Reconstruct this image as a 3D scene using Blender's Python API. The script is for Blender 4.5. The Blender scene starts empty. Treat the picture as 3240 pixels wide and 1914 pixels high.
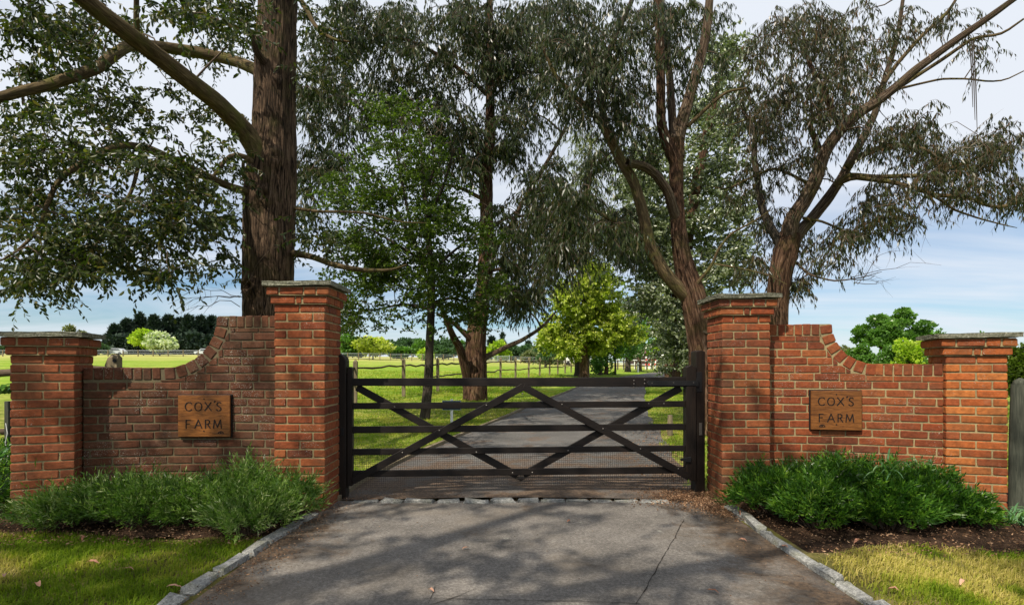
import bpy, bmesh, math, random
import numpy as np
from mathutils import Vector, Matrix
rng = np.random.default_rng(7); random.seed(7)
scene = bpy.context.scene; COL = scene.collection
PI = math.pi

# ------------------------------------------------------------------ camera, sky, sun, exposure
EYE = 1.3
cam_d = bpy.data.cameras.new("camera"); cam = bpy.data.objects.new("camera", cam_d); COL.objects.link(cam)
cam.location = (0, 0, EYE); cam.rotation_euler = (math.radians(90), 0, 0)
cam_d.sensor_width = 36; cam_d.lens = 1750 / 3240 * 36; cam_d.shift_y = 193 / 3240
cam_d.clip_start = .05; cam_d.clip_end = 3000
scene.camera = cam
SUN_EL = math.radians(50); SUN_H = Vector((-.62, -.785)).normalized()
SUN = Vector((SUN_H.x * math.cos(SUN_EL), SUN_H.y * math.cos(SUN_EL), math.sin(SUN_EL)))
sl = bpy.data.lights.new("sun", 'SUN'); so = bpy.data.objects.new("sun", sl); COL.objects.link(so)
sl.energy = 5.0; sl.angle = math.radians(.5); sl.color = (1, .91, .77)
so.rotation_euler = SUN.to_track_quat('Z', 'Y').to_euler(); so.location = (0, 0, 60)
world = bpy.data.worlds.new("World"); scene.world = world; world.use_nodes = True
nt = world.node_tree; nt.nodes.clear()
def wn(t, **k):
    n = nt.nodes.new(t)
    for a, b in k.items(): setattr(n, a, b)
    return n
wo = wn('ShaderNodeOutputWorld'); bg = wn('ShaderNodeBackground'); sky = wn('ShaderNodeTexSky', sky_type='NISHITA')
sky.sun_disc = False; sky.sun_elevation = SUN_EL; sky.sun_rotation = math.atan2(SUN.x, SUN.y)
sky.altitude = 50; sky.air_density = 1.0; sky.dust_density = .3; sky.ozone_density = 1.5
bg.inputs[1].default_value = .08
tc = wn('ShaderNodeTexCoord'); sep = wn('ShaderNodeSeparateXYZ'); nt.links.new(tc.outputs['Generated'], sep.inputs[0])
# project the view direction on a cloud layer: (x,y)/(z+.12)
add = wn('ShaderNodeMath', operation='ADD'); nt.links.new(sep.outputs[2], add.inputs[0]); add.inputs[1].default_value = .12
mx = wn('ShaderNodeMath', operation='MAXIMUM'); nt.links.new(add.outputs[0], mx.inputs[0]); mx.inputs[1].default_value = .03
dv = []
for i in (0, 1):
    d = wn('ShaderNodeMath', operation='DIVIDE'); nt.links.new(sep.outputs[i], d.inputs[0]); nt.links.new(mx.outputs[0], d.inputs[1]); dv.append(d)
cx_ = wn('ShaderNodeCombineXYZ'); nt.links.new(dv[0].outputs[0], cx_.inputs[0]); nt.links.new(dv[1].outputs[0], cx_.inputs[1])
mp = wn('ShaderNodeMapping'); nt.links.new(cx_.outputs[0], mp.inputs[0]); mp.inputs['Rotation'].default_value = (0, 0, .35); mp.inputs['Scale'].default_value = (.28, .95, 1); mp.inputs['Location'].default_value = (3.1, 1.7, 0)
cn = wn('ShaderNodeTexNoise'); nt.links.new(mp.outputs[0], cn.inputs[0]); cn.inputs['Scale'].default_value = 1.0; cn.inputs['Detail'].default_value = 7; cn.inputs['Roughness'].default_value = .55; cn.inputs['Distortion'].default_value = .6
cr = wn('ShaderNodeMapRange'); nt.links.new(cn.outputs[0], cr.inputs[0]); cr.inputs[1].default_value = .36; cr.inputs[2].default_value = .66; cr.inputs[3].default_value = .04; cr.inputs[4].default_value = .92
# a thin even veil that thickens upwards
zr = wn('ShaderNodeMapRange'); nt.links.new(sep.outputs[2], zr.inputs[0]); zr.inputs[1].default_value = .12; zr.inputs[2].default_value = .33; zr.inputs[3].default_value = 0; zr.inputs[4].default_value = .78; zr.interpolation_type = 'SMOOTHSTEP'
sm = wn('ShaderNodeMath', operation='ADD', use_clamp=True); nt.links.new(cr.outputs[0], sm.inputs[0]); nt.links.new(zr.outputs[0], sm.inputs[1])
mixc = wn('ShaderNodeMix', data_type='RGBA'); nt.links.new(sm.outputs[0], mixc.inputs['Factor']); tint = wn('ShaderNodeMix', data_type='RGBA', blend_type='MULTIPLY'); tint.inputs['Factor'].default_value = 1; nt.links.new(sky.outputs[0], tint.inputs['A']); tint.inputs['B'].default_value = (.72, .92, 1.08, 1)
nt.links.new(tint.outputs['Result'], mixc.inputs['A']); mixc.inputs['B'].default_value = (8.0, 8.5, 9.3, 1)
nt.links.new(mixc.outputs['Result'], bg.inputs[0]); nt.links.new(bg.outputs[0], wo.inputs[0])
vs = scene.view_settings; vs.view_transform = 'Standard'; vs.look = 'None'; vs.gamma = 1; vs.use_curve_mapping = False; vs.exposure = 0.36
scene.render.engine = 'CYCLES'; scene.cycles.use_denoising = True; scene.cycles.max_bounces = 6
scene.cycles.transparent_max_bounces = 4

# ------------------------------------------------------------------ helpers
def W(px, py, d):            # a place seen at 2512-wide photo coordinates, d metres in front
    return Vector(((px - 1256) / 1356.8 * d, d, EYE - (py - 891.6) / 1356.8 * d))
def WF(px, py, d): return W(px / 1.2898, py / 1.2898, d)
def gz(x, y):
    y = np.asarray(y, float); x = np.asarray(x, float)
    u = x / np.maximum(y, 14)
    s = np.interp(u, [-.6, -.1, .25], [.030, .0205, .008])
    yy = np.maximum(0, y - 14); yy = np.where(yy > 140, 140 + (yy - 140) * .1, yy)
    return s * yy
def gzf(x, y): return float(gz(x, y))
def tag(o, label=None, cat=None, group=None, kind=None):
    if label: o['label'] = label
    if cat: o['category'] = cat
    if group: o['group'] = group
    if kind: o['kind'] = kind
    return o
def empty(name, loc=(0, 0, 0), rz=0, label=None, cat=None, group=None, kind=None, parent=None):
    o = bpy.data.objects.new(name, None); COL.objects.link(o); o.location = loc; o.rotation_euler = (0, 0, rz)
    o.empty_display_size = .1
    if parent: o.parent = parent
    return tag(o, label, cat, group, kind)
def link(name, me, parent=None, loc=(0, 0, 0), rot=(0, 0, 0), kind=None):
    o = bpy.data.objects.new(name, me); COL.objects.link(o); o.location = loc; o.rotation_euler = rot
    if parent: o.parent = parent
    if kind: o['kind'] = kind
    return o
def inv(o): return Matrix.LocRotScale(o.location, o.rotation_euler, None).inverted()
def meshnp(name, V, F, mat=None, smooth=False, attrs=None):
    V = np.asarray(V, np.float32); F = np.asarray(F, np.int32)
    me = bpy.data.meshes.new(name); n, k = F.shape
    me.vertices.add(len(V)); me.vertices.foreach_set('co', V.ravel())
    me.loops.add(n * k); me.loops.foreach_set('vertex_index', F.ravel())
    me.polygons.add(n); me.polygons.foreach_set('loop_start', np.arange(n, dtype=np.int32) * k)
    me.polygons.foreach_set('loop_total', np.full(n, k, np.int32))
    if smooth: me.polygons.foreach_set('use_smooth', np.ones(n, bool))
    me.update(calc_edges=True)
    if attrs:
        for a, v in attrs.items():
            at = me.attributes.new(a, 'FLOAT', 'FACE'); at.data.foreach_set('value', np.asarray(v, np.float32))
    if mat: me.materials.append(mat)
    return me
class MB:
    def __init__(s): s.v = []; s.f = []
    def add(s, V, F):
        b = len(s.v); s.v += [tuple(p) for p in V]; s.f += [tuple(i + b for i in f) for f in F]
    def box(s, x0, x1, y0, y1, z0, z1):
        s.add([(x, y, z) for x in (x0, x1) for y in (y0, y1) for z in (z0, z1)],
              [(0, 1, 3, 2), (4, 6, 7, 5), (0, 4, 5, 1), (2, 3, 7, 6), (0, 2, 6, 4), (1, 5, 7, 3)])
    def prism(s, poly, y0, y1):        # poly in x,z extruded over y
        n = len(poly); V = [(p[0], y0, p[1]) for p in poly] + [(p[0], y1, p[1]) for p in poly]
        s.add(V, [tuple(range(n)), tuple(range(2 * n - 1, n - 1, -1))] + [(i, i + n, (i + 1) % n + n, (i + 1) % n) for i in range(n)])
    def tube(s, P, R, seg=6, cap=True):
        V, F = tube_np(P, R, seg); s.add(V.tolist(), F.tolist())
        if cap:
            n = len(P); b = len(s.v) - n * seg
            s.f.append(tuple(range(b + seg - 1, b - 1, -1))); s.f.append(tuple(range(b + (n - 1) * seg, b + n * seg)))
    def mesh(s, name, mat, bevel=0, smooth=False):
        me = bpy.data.meshes.new(name); me.from_pydata(s.v, [], s.f)
        bm = bmesh.new(); bm.from_mesh(me); bmesh.ops.recalc_face_normals(bm, faces=bm.faces)
        if bevel: bmesh.ops.bevel(bm, geom=list(bm.edges), offset=bevel, segments=1, affect='EDGES', clamp_overlap=True)
        if smooth:
            for f in bm.faces: f.smooth = True
        bm.to_mesh(me); bm.free(); me.materials.append(mat); return me
    def build(s, name, mat, parent=None, bevel=0, smooth=False, kind=None, loc=(0, 0, 0), rot=(0, 0, 0)):
        return link(name, s.mesh(name, mat, bevel, smooth), parent, loc, rot, kind)
def frames(P):
    P = np.asarray(P, float); T = np.gradient(P, axis=0); T /= np.linalg.norm(T, axis=1)[:, None] + 1e-9
    u = np.cross(T[0], [0, 1, 0.13]); u /= np.linalg.norm(u) + 1e-9; U = [u]
    for i in range(1, len(P)):
        u = U[-1] - T[i] * np.dot(U[-1], T[i]); u /= np.linalg.norm(u) + 1e-9; U.append(u)
    U = np.array(U); return P, T, U, np.cross(T, U)
def tube_np(P, R, seg):
    P, T, U, Vv = frames(P); R = np.asarray(R, float)
    if R.ndim == 1: R = np.repeat(R[:, None], seg, 1)
    a = np.arange(seg) * 2 * PI / seg
    V = P[:, None] + (U[:, None] * np.cos(a)[None, :, None] + Vv[:, None] * np.sin(a)[None, :, None]) * R[..., None]
    n = len(P); i = np.arange(n - 1)[:, None] * seg; j = np.arange(seg)[None]; k = (j + 1) % seg
    F = np.stack([i + j, i + k, i + seg + k, i + seg + j], -1).reshape(-1, 4)
    return V.reshape(-1, 3), F
def resample(P, R, step):
    P = np.asarray(P, float); R = np.asarray(R, float)
    d = np.r_[0, np.cumsum(np.linalg.norm(np.diff(P, axis=0), axis=1))]
    n = max(3, int(d[-1] / step) + 1); t = np.linspace(0, d[-1], n)
    # catmull-rom-ish smoothing: interpolate linearly, then blur lightly
    m = n * 4; tt = np.linspace(0, d[-1], m); Q = np.stack([np.interp(tt, d, P[:, k]) for k in range(3)], 1)
    w = max(1, int(m / max(2, len(P)) * .3)); ker = np.ones(2 * w + 1) / (2 * w + 1)
    Qp = np.pad(Q, ((w, w), (0, 0)), 'reflect', reflect_type='odd')
    Q = np.stack([np.convolve(Qp[:, k], ker, 'valid') for k in range(3)], 1)
    return np.stack([np.interp(t, tt, Q[:, k]) for k in range(3)], 1), np.interp(t, d, R), t

# ------------------------------------------------------------------ materials
class M:
    def __init__(s, name, rough=.8, spec=.3):
        s.m = bpy.data.materials.new(name); s.m.use_nodes = True; s.t = s.m.node_tree; s.n = s.t.nodes
        s.b = s.n['Principled BSDF']; s.b.inputs['Roughness'].default_value = rough; s.b.inputs['Specular IOR Level'].default_value = spec
        s.out = s.n['Material Output']
    def L(s, a, b): s.t.links.new(a, b)
    def node(s, t, **k):
        n = s.n.new(t)
        for a, b in k.items(): setattr(n, a, b)
        return n
    def co(s, kind='Object', scale=(1, 1, 1)):
        c = s.node('ShaderNodeTexCoord'); m = s.node('ShaderNodeMapping'); s.L(c.outputs[kind], m.inputs[0]); m.inputs['Scale'].default_value = scale
        return m.outputs[0]
    def wpos(s, scale=(1, 1, 1)):
        c = s.node('ShaderNodeNewGeometry'); m = s.node('ShaderNodeMapping'); s.L(c.outputs['Position'], m.inputs[0]); m.inputs['Scale'].default_value = scale
        return m.outputs[0]
    def noise(s, vec, scale, detail=4, rough=.6, dist=0):
        n = s.node('ShaderNodeTexNoise'); s.L(vec, n.inputs['Vector']); n.inputs['Scale'].default_value = scale
        n.inputs['Detail'].default_value = detail; n.inputs['Roughness'].default_value = rough; n.inputs['Distortion'].default_value = dist
        return n.outputs[0]
    def rng(s, v, a, b, c=0, d=1):
        n = s.node('ShaderNodeMapRange'); s.L(v, n.inputs[0])
        for i, x in enumerate((a, b, c, d)): n.inputs[i + 1].default_value = x
        return n.outputs[0]
    def math(s, op, a, b=0):
        n = s.node('ShaderNodeMath', operation=op)
        for i, x in enumerate((a, b)):
            if isinstance(x, (int, float)): n.inputs[i].default_value = x
            else: s.L(x, n.inputs[i])
        return n.outputs[0]
    def ramp(s, v, stops):
        n = s.node('ShaderNodeValToRGB'); s.L(v, n.inputs[0]); e = n.color_ramp.elements
        while len(e) < len(stops): e.new(.5)
        for i, (p, c) in enumerate(stops): e[i].position = p; e[i].color = (*c, 1)
        return n.outputs[0]
    def mix(s, f, a, b, mode='MIX'):
        n = s.node('ShaderNodeMix', data_type='RGBA', blend_type=mode)
        for k, x in (('Factor', f), ('A', a), ('B', b)):
            i = n.inputs[k]
            if isinstance(x, (int, float)): i.default_value = x
            elif isinstance(x, tuple): i.default_value = (*x, 1)
            else: s.L(x, i)
        return n.outputs['Result']
    def hsv(s, col, v=None, h=None, sat=None):
        n = s.node('ShaderNodeHueSaturation'); s.L(col, n.inputs['Color'])
        for k, x in (('Value', v), ('Hue', h), ('Saturation', sat)):
            if x is None: continue
            if isinstance(x, (int, float)): n.inputs[k].default_value = x
            else: s.L(x, n.inputs[k])
        return n.outputs[0]
    def rand(s): return s.node('ShaderNodeObjectInfo').outputs['Random']
    def attr(s, name): return s.node('ShaderNodeAttribute', attribute_name=name).outputs['Fac']
    def color(s, c):
        if isinstance(c, tuple): s.b.inputs['Base Color'].default_value = (*c, 1)
        else: s.L(c, s.b.inputs['Base Color'])
        return s
    def bump(s, h, strength=.5, dist=.01):
        n = s.node('ShaderNodeBump'); s.L(h, n.inputs['Height']); n.inputs['Strength'].default_value = strength; n.inputs['Distance'].default_value = dist
        s.L(n.outputs[0], s.b.inputs['Normal']); return s
def flat(name, c, rough=.7, metal=0, var=.12, scale=8):
    m = M(name, rough); m.b.inputs['Metallic'].default_value = metal
    n = m.noise(m.wpos(), scale); m.color(m.hsv(m.ramp(n, [(.3, c), (.7, c)]), v=m.rng(n, .3, .7, 1 - var, 1 + var))); return m.m

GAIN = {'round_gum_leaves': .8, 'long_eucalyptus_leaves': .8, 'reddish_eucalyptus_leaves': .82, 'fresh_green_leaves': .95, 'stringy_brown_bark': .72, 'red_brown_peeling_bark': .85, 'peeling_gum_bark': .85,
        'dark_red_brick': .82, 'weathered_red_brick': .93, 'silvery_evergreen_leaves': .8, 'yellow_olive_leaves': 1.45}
def gain(name, cols): return [tuple(x * GAIN.get(name, 1) for x in c) for c in cols]
def brick_mat(name, cols, dirt=.3, lichen=.62):
    cols = gain(name, cols)
    m = M(name, .9, .2); v = m.co('Object'); w = m.wpos()
    r = m.rand(); base = m.ramp(r, [(i / (len(cols) - 1), c) for i, c in enumerate(cols)])
    n1 = m.noise(w, 28, 5); base = m.hsv(base, v=m.rng(n1, .3, .7, .68, 1.25))
    n2 = m.noise(w, 5.5, 4, .6, .4); base = m.mix(m.rng(n2, .5, .75, 0, dirt), base, (.07, .045, .03))
    n4 = m.noise(w, 9, 5, .7); base = m.mix(m.rng(n4, .62, .8, 0, .3), base, (.45, .28, .18))     # pale bloom
    n3 = m.noise(w, 120, 3, .7); n5 = m.noise(w, 3.1, 3)
    sp = m.math('MULTIPLY', m.rng(n3, lichen, lichen + .05), m.rng(n5, .52, .66))
    base = m.mix(sp, base, (.55, .55, .47))
    sz = m.node('ShaderNodeSeparateXYZ'); m.L(w, sz.inputs[0]); low = m.math('MULTIPLY', m.rng(sz.outputs[2], .55, .0), m.rng(m.noise(w, 4, 4), .38, .62)); base = m.mix(m.math('MULTIPLY', low, .55), base, (.075, .07, .035))
    top = m.math('MULTIPLY', m.rng(m.noise(w, 2.6, 4), .5, .7), .35); base = m.mix(top, base, (.06, .05, .028))
    m.color(base); nb = m.noise(w, 90, 5, .7); nc = m.noise(w, 18, 3)
    m.bump(m.math('ADD', nb, m.math('MULTIPLY', nc, 2.0)), .8, .004); return m.m
MAT = {}
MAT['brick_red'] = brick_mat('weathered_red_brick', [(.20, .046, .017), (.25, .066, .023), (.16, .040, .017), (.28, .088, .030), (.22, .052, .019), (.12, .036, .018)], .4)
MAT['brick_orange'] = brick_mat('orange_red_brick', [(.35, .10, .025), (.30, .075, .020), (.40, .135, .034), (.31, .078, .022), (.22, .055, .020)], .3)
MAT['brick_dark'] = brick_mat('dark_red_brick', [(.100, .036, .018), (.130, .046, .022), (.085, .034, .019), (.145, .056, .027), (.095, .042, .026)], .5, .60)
MAT['brick_brown'] = brick_mat('brown_red_brick', [(.19, .052, .020), (.23, .066, .025), (.16, .046, .020), (.25, .080, .032)], .35, .62)  # brown red tones, varied at random per brick
def mortar_mat(name, c, dark):
    m = M(name, .95, .1); w = m.wpos(); n = m.noise(w, 60, 4, .7); n2 = m.noise(w, 3, 4)
    c1 = m.ramp(n, [(.3, tuple(x * .6 for x in c)), (.7, c)]); c1 = m.mix(m.rng(n2, .45, .7, 0, dark), c1, (.09, .075, .05))
    m.color(c1).bump(n, .9, .004); return m.m
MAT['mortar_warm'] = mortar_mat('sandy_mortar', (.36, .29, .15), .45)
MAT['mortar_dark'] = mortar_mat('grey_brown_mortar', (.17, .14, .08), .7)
def stone_mat(name, a, b, c):
    m = M(name, .9, .25); w = m.wpos(); n = m.noise(w, 45, 6, .7); n2 = m.noise(w, 7, 4); n3 = m.noise(w, 150, 2)
    col = m.ramp(n, [(.32, a), (.5, b), (.68, c)]); col = m.mix(m.rng(n2, .5, .7, 0, .7), col, (.13, .13, .08))
    col = m.hsv(col, v=m.rng(m.rand(), 0, 1, .8, 1.2)); col = m.mix(m.rng(n3, .6, .66, 0, .6), col, (.55, .54, .48))
    m.color(col).bump(n, .8, .008); return m.m
MAT['cap'] = stone_mat('lichened_stone', (.05, .052, .034), (.11, .11, .075), (.24, .235, .18))
MAT['granite'] = stone_mat('grey_granite', (.085, .085, .08), (.19, .19, .18), (.35, .345, .32))
def wood_mat(name, a, b, rough=.6, sc=(3, 60, 60), spec=.3, bmp=.5):
    m = M(name, rough, spec); v = m.co('Object', sc); n = m.noise(v, 1.4, 6, .65, 1.2); n2 = m.noise(m.wpos(), 3)
    c = m.ramp(n, [(.3, a), (.68, b)]); c = m.hsv(c, v=m.rng(n2, .3, .7, .75, 1.25)); m.color(c).bump(n, bmp, .004); return m.m
MAT['gate'] = wood_mat('dark_stained_timber', (.003, .0022, .002), (.012, .0075, .005), .55, spec=.25)
MAT['gate_v'] = wood_mat('dark_stained_post_timber', (.004, .0027, .002), (.016, .0095, .006), .55, (60, 60, 3), .25)
MAT['oak'] = wood_mat('varnished_oak', (.07, .024, .006), (.24, .092, .022), .3, (5, 40, 34), .4, .25)
MAT['fencewood'] = wood_mat('silvered_fence_timber', (.07, .055, .035), (.25, .20, .12), .9, (40, 40, 3))
MAT['railwood'] = wood_mat('dark_split_chestnut', (.03, .022, .016), (.13, .09, .06), .9, (4, 40, 40))
MAT['greypost'] = wood_mat('weathered_green_grey_timber', (.018, .022, .016), (.075, .078, .058), .95, (40, 40, 3))
MAT['iron'] = flat('black_iron', (.012, .012, .013), .5, .3)
MAT['steel'] = flat('dull_bolt_steel', (.11, .10, .09), .4, .5)
MAT['carve'] = flat('carved_black_paint', (.006, .004, .004), .7)
MAT['galv'] = flat('galvanised_steel', (.38, .42, .45), .45, .4)
MAT['wire'] = flat('brown_mesh_wire', (.045, .035, .028), .6, .3)
MAT['white'] = flat('white_paint', (.75, .75, .72), .6)
MAT['redpaint'] = flat('red_paint', (.55, .04, .03), .5)
MAT['signblue'] = flat('dark_teal_sign_paint', (.010, .035, .05), .4)
MAT['carwhite'] = flat('silver_car_paint', (.55, .58, .62), .25, .2)
MAT['carblue'] = flat('pale_blue_car_paint', (.30, .42, .55), .25, .1)
MAT['glass'] = flat('dark_car_glass', (.03, .04, .05), .1)
MAT['rubber'] = flat('tyre_rubber', (.02, .02, .02), .8)
MAT['barn'] = flat('dark_barn_boards', (.05, .03, .025), .8)
MAT['barnroof'] = flat('brown_barn_roof', (.12, .07, .055), .8)

def leaf_mat(name, cols, trans=.3, rough=.34, spec=.3, tcol=None):
    cols = gain(name, cols)
    m = M(name, rough, spec); a = m.attr('lv')
    c = m.ramp(a, [(i / (len(cols) - 1), x) for i, x in enumerate(cols)])
    n = m.noise(m.wpos(), 1.3, 2); c = m.hsv(c, v=m.rng(n, .3, .7, .75, 1.3)); m.color(c)
    tr = m.node('ShaderNodeBsdfTranslucent'); g = m.mix(1.0, c, tcol or (1.6, 1.9, .7), 'MULTIPLY'); m.L(g, tr.inputs[0])
    mx = m.node('ShaderNodeMixShader'); mx.inputs[0].default_value = trans
    m.L(m.b.outputs[0], mx.inputs[1]); m.L(tr.outputs[0], mx.inputs[2]); m.L(mx.outputs[0], m.out.inputs[0]); return m.m
MAT['l_gum'] = leaf_mat('round_gum_leaves', [(.020, .035, .007), (.036, .056, .011), (.055, .072, .018), (.095, .108, .036), (.17, .11, .025)], .35)
MAT['l_euc'] = leaf_mat('long_eucalyptus_leaves', [(.016, .030, .007), (.030, .048, .011), (.062, .082, .024), (.030, .045, .010), (.15, .10, .035)], .3)
MAT['l_euc2'] = leaf_mat('reddish_eucalyptus_leaves', [(.022, .034, .010), (.038, .050, .016), (.070, .080, .030), (.065, .042, .016), (.17, .09, .035)], .28)
MAT['l_green'] = leaf_mat('fresh_green_leaves', [(.030, .052, .006), (.050, .084, .009), (.082, .125, .014), (.15, .21, .025)], .42)
MAT['l_silver'] = leaf_mat('silvery_evergreen_leaves', [(.06, .08, .025), (.14, .17, .08), (.26, .30, .18), (.60, .64, .50)], .25, .28, .7)
MAT['l_olive'] = leaf_mat('olive_leaves', [(.08, .10, .04), (.13, .15, .06), (.19, .19, .09)], .3)
MAT['l_lime'] = leaf_mat('lime_green_leaves', [(.13, .20, .015), (.22, .32, .025), (.33, .42, .04), (.42, .46, .08)], .45)
MAT['l_lime2'] = leaf_mat('yellow_olive_leaves', [(.075, .10, .012), (.15, .18, .022), (.26, .29, .045), (.38, .38, .08)], .4)
MAT['l_mid'] = leaf_mat('mid_green_leaves', [(.05, .11, .02), (.08, .17, .03), (.13, .24, .045)], .35)
MAT['l_pale'] = leaf_mat('pale_blossoming_leaves', [(.14, .22, .06), (.30, .36, .18), (.6, .62, .5), (.7, .7, .62)], .3)
MAT['l_pine'] = leaf_mat('dark_pine_needles', [(.010, .022, .014), (.018, .036, .022), (.030, .055, .030)], .08, .7)
MAT['l_far'] = leaf_mat('distant_dark_green_leaves', [(.03, .065, .028), (.05, .10, .04), (.07, .14, .05)], .25, .7)
MAT['l_lav'] = leaf_mat('blue_green_shrub_leaves', [(.028, .060, .010), (.055, .115, .017), (.095, .17, .028), (.18, .25, .07), (.42, .44, .25)], .32, .4, .3)
MAT['l_bush'] = leaf_mat('glossy_shrub_leaves', [(.013, .040, .006), (.028, .080, .010), (.052, .125, .014), (.11, .21, .02), (.20, .29, .05)], .32, .36, .3)
MAT['l_blade'] = leaf_mat('strap_leaf_green', [(.05, .12, .05), (.09, .19, .08), (.16, .26, .12)], .3)
MAT['grass'] = leaf_mat('lawn_grass_blades', [(.07, .12, .008), (.13, .19, .012), (.22, .25, .025), (.36, .30, .08), (.40, .32, .13)], .35, .6, .1)
MAT['grass2'] = leaf_mat('rough_grass_blades', [(.11, .19, .010), (.19, .27, .018), (.30, .32, .04), (.42, .34, .10)], .35, .6, .2)
MAT['litter'] = leaf_mat('dry_brown_flakes', [(.07, .035, .02), (.14, .075, .04), (.24, .14, .08), (.40, .27, .17)], .05, .8, .1)
MAT['deadleaf'] = leaf_mat('dead_pinkish_leaf', [(.22, .09, .05), (.36, .18, .12), (.45, .27, .19)], .1, .6, .2)

def bark_mat(name, stops, us=34, vs=1.3, b=1.0, moss=.0):
    stops = [(p, gain(name, [c])[0]) for p, c in stops]
    m = M(name, .9, .15); v = m.co('UV', (us, vs * 1.6, 1)); n = m.noise(v, 1, 7, .72, 1.6); n2 = m.noise(m.wpos(), 2.2, 4); w = m.co('UV', (us * 3, vs * 2.5, 1)); n3 = m.noise(w, 1, 3)
    c = m.ramp(n, stops); c = m.hsv(c, v=m.rng(n2, .3, .7, .7, 1.3)); c = m.hsv(c, v=m.rng(n3, .3, .7, .75, 1.2))
    if moss: c = m.mix(m.rng(m.noise(m.wpos(), 3.3, 3), .5, .68, 0, moss), c, (.10, .11, .02))
    m.color(c).bump(m.math('ADD', n, m.math('MULTIPLY', n3, .4)), b, .03); return m.m
MAT['bark'] = bark_mat('stringy_brown_bark', [(.39, (.008, .005, .003)), (.47, (.075, .048, .029)), (.56, (.19, .120, .075)), (.70, (.36, .26, .175))], 30, 1.4, 1.6, .2)
MAT['limb'] = bark_mat('smooth_olive_bark', [(.32, (.035, .024, .012)), (.5, (.105, .075, .038)), (.7, (.21, .155, .08))], 14, 2.0, .8, .6)
MAT['bark_red'] = bark_mat('red_brown_peeling_bark', [(.38, (.010, .005, .003)), (.47, (.070, .036, .020)), (.57, (.17, .095, .058)), (.71, (.36, .27, .19))], 30, 1.2, 1.5, .2)
MAT['bark_gum'] = bark_mat('peeling_gum_bark', [(.36, (.012, .007, .005)), (.46, (.080, .050, .030)), (.56, (.18, .13, .088)), (.70, (.38, .33, .26))], 24, 1.0, 1.4, .25)
MAT['bark_dark'] = bark_mat('dark_furrowed_bark', [(.3, (.02, .016, .012)), (.5, (.06, .048, .036)), (.7, (.13, .11, .085))], 26, 3)
MAT['twig'] = flat('grey_brown_twigs', (.09, .062, .042), .85)
MAT['twigpale'] = flat('pale_dead_twigs', (.26, .22, .17), .85)

# ------------------------------------------------------------------ the ground
def sheet(name, xs, ys, mat, lift=0.0, hfun=None):
    X, Y = np.meshgrid(xs, ys, indexing='ij'); Z = gz(X, Y) + lift
    if hfun is not None: Z = Z + hfun(X, Y)
    V = np.stack([X, Y, Z], -1).reshape(-1, 3); a, b = len(xs), len(ys)
    i = np.arange(a - 1)[:, None] * b; j = np.arange(b - 1)[None]
    F = np.stack([i + j, i + b + j, i + b + j + 1, i + j + 1], -1).reshape(-1, 4)
    return meshnp(name, V, F, mat, True)
g = M('grassy_ground', 1, .05); w = g.wpos()
sx = g.node('ShaderNodeSeparateXYZ'); g.L(w, sx.inputs[0])
n1 = g.noise(w, .30, 6, .7); n2 = g.noise(w, 3.2, 5, .65); n3 = g.noise(g.wpos((.05, .5, 1)), 1, 4)
field = g.ramp(n1, [(.3, (.13, .23, .018)), (.52, (.19, .28, .028)), (.66, (.30, .32, .07)), (.8, (.36, .33, .12))])
field = g.hsv(field, v=g.rng(n2, .3, .7, .55, 1.35))
far = g.math('ADD', g.rng(sx.outputs[1], 50, 100, 0, .75), g.rng(n3, .4, .7, -.35, .45))
field = g.mix(g.rng(far, 0.1, .9), field, (.40, .36, .13))
soil = g.ramp(n2, [(.35, (.045, .038, .014)), (.55, (.09, .085, .025)), (.72, (.22, .17, .075))])
verge = g.ramp(n2, [(.33, (.07, .085, .018)), (.5, (.16, .19, .03)), (.68, (.32, .28, .10))])
g.color(g.mix(g.rng(sx.outputs[1], 14, 24), g.mix(g.rng(sx.outputs[1], 5.3, 6.0), soil, verge), field)); g.bump(g.noise(w, 40, 4), .6, .02)
xs = np.unique(np.r_[np.linspace(-900, -80, 12), np.linspace(-80, -12, 35), np.linspace(-12, 14, 40), np.linspace(14, 80, 30), np.linspace(80, 900, 12)])
ys = np.unique(np.r_[np.linspace(-60, -6, 8), np.linspace(-6, 14, 30), np.linspace(14, 80, 60), np.linspace(80, 200, 40), np.linspace(200, 1500, 14)])
link('ground', sheet('ground', xs, ys, g.m), kind='structure')

# tarmac apron: speckled aggregate, patches, brown dirt along the kerbs
ta = M('worn_tarmac', .85, .3); w = ta.wpos(); s3 = ta.node('ShaderNodeSeparateXYZ'); ta.L(w, s3.inputs[0])
nf = ta.noise(w, 48, 8, .95); nm = ta.noise(w, 2.1, 5, .6); nl = ta.noise(w, 420, 2); nd = ta.noise(w, 1.6, 5, .65, .5)
c = ta.ramp(nf, [(.32, (.038, .033, .029)), (.5, (.120, .108, .096)), (.68, (.31, .285, .25))])
c = ta.hsv(c, v=ta.rng(nm, .3, .7, .7, 1.35)); c = ta.mix(ta.rng(nl, .64, .70, 0, 0.6), c, (.42, .40, .36))
c = ta.mix(ta.rng(ta.noise(w, .8, 4, .6), .5, .68, 0, .45), c, (.16, .125, .085))
vo = ta.node('ShaderNodeTexVoronoi'); ta.L(w, vo.inputs['Vector']); vo.inputs['Scale'].default_value = 5.5; vo.inputs['Randomness'].default_value = 1
lich = ta.math('MULTIPLY', ta.rng(vo.outputs['Distance'], .16, .10, 0, 1), ta.rng(ta.noise(w, 1.9, 2), .55, .6, 0, .55))
lich = ta.math('MULTIPLY', lich, ta.rng(ta.noise(w, 60, 3), .42, .55)); c = ta.mix(lich, c, (.36, .35, .29))
edge = ta.math('ADD', ta.rng(ta.math('ABSOLUTE', s3.outputs[0]), 1.0, 1.85, 0, .8), ta.rng(nd, .45, .7, -.35, .45))
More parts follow.
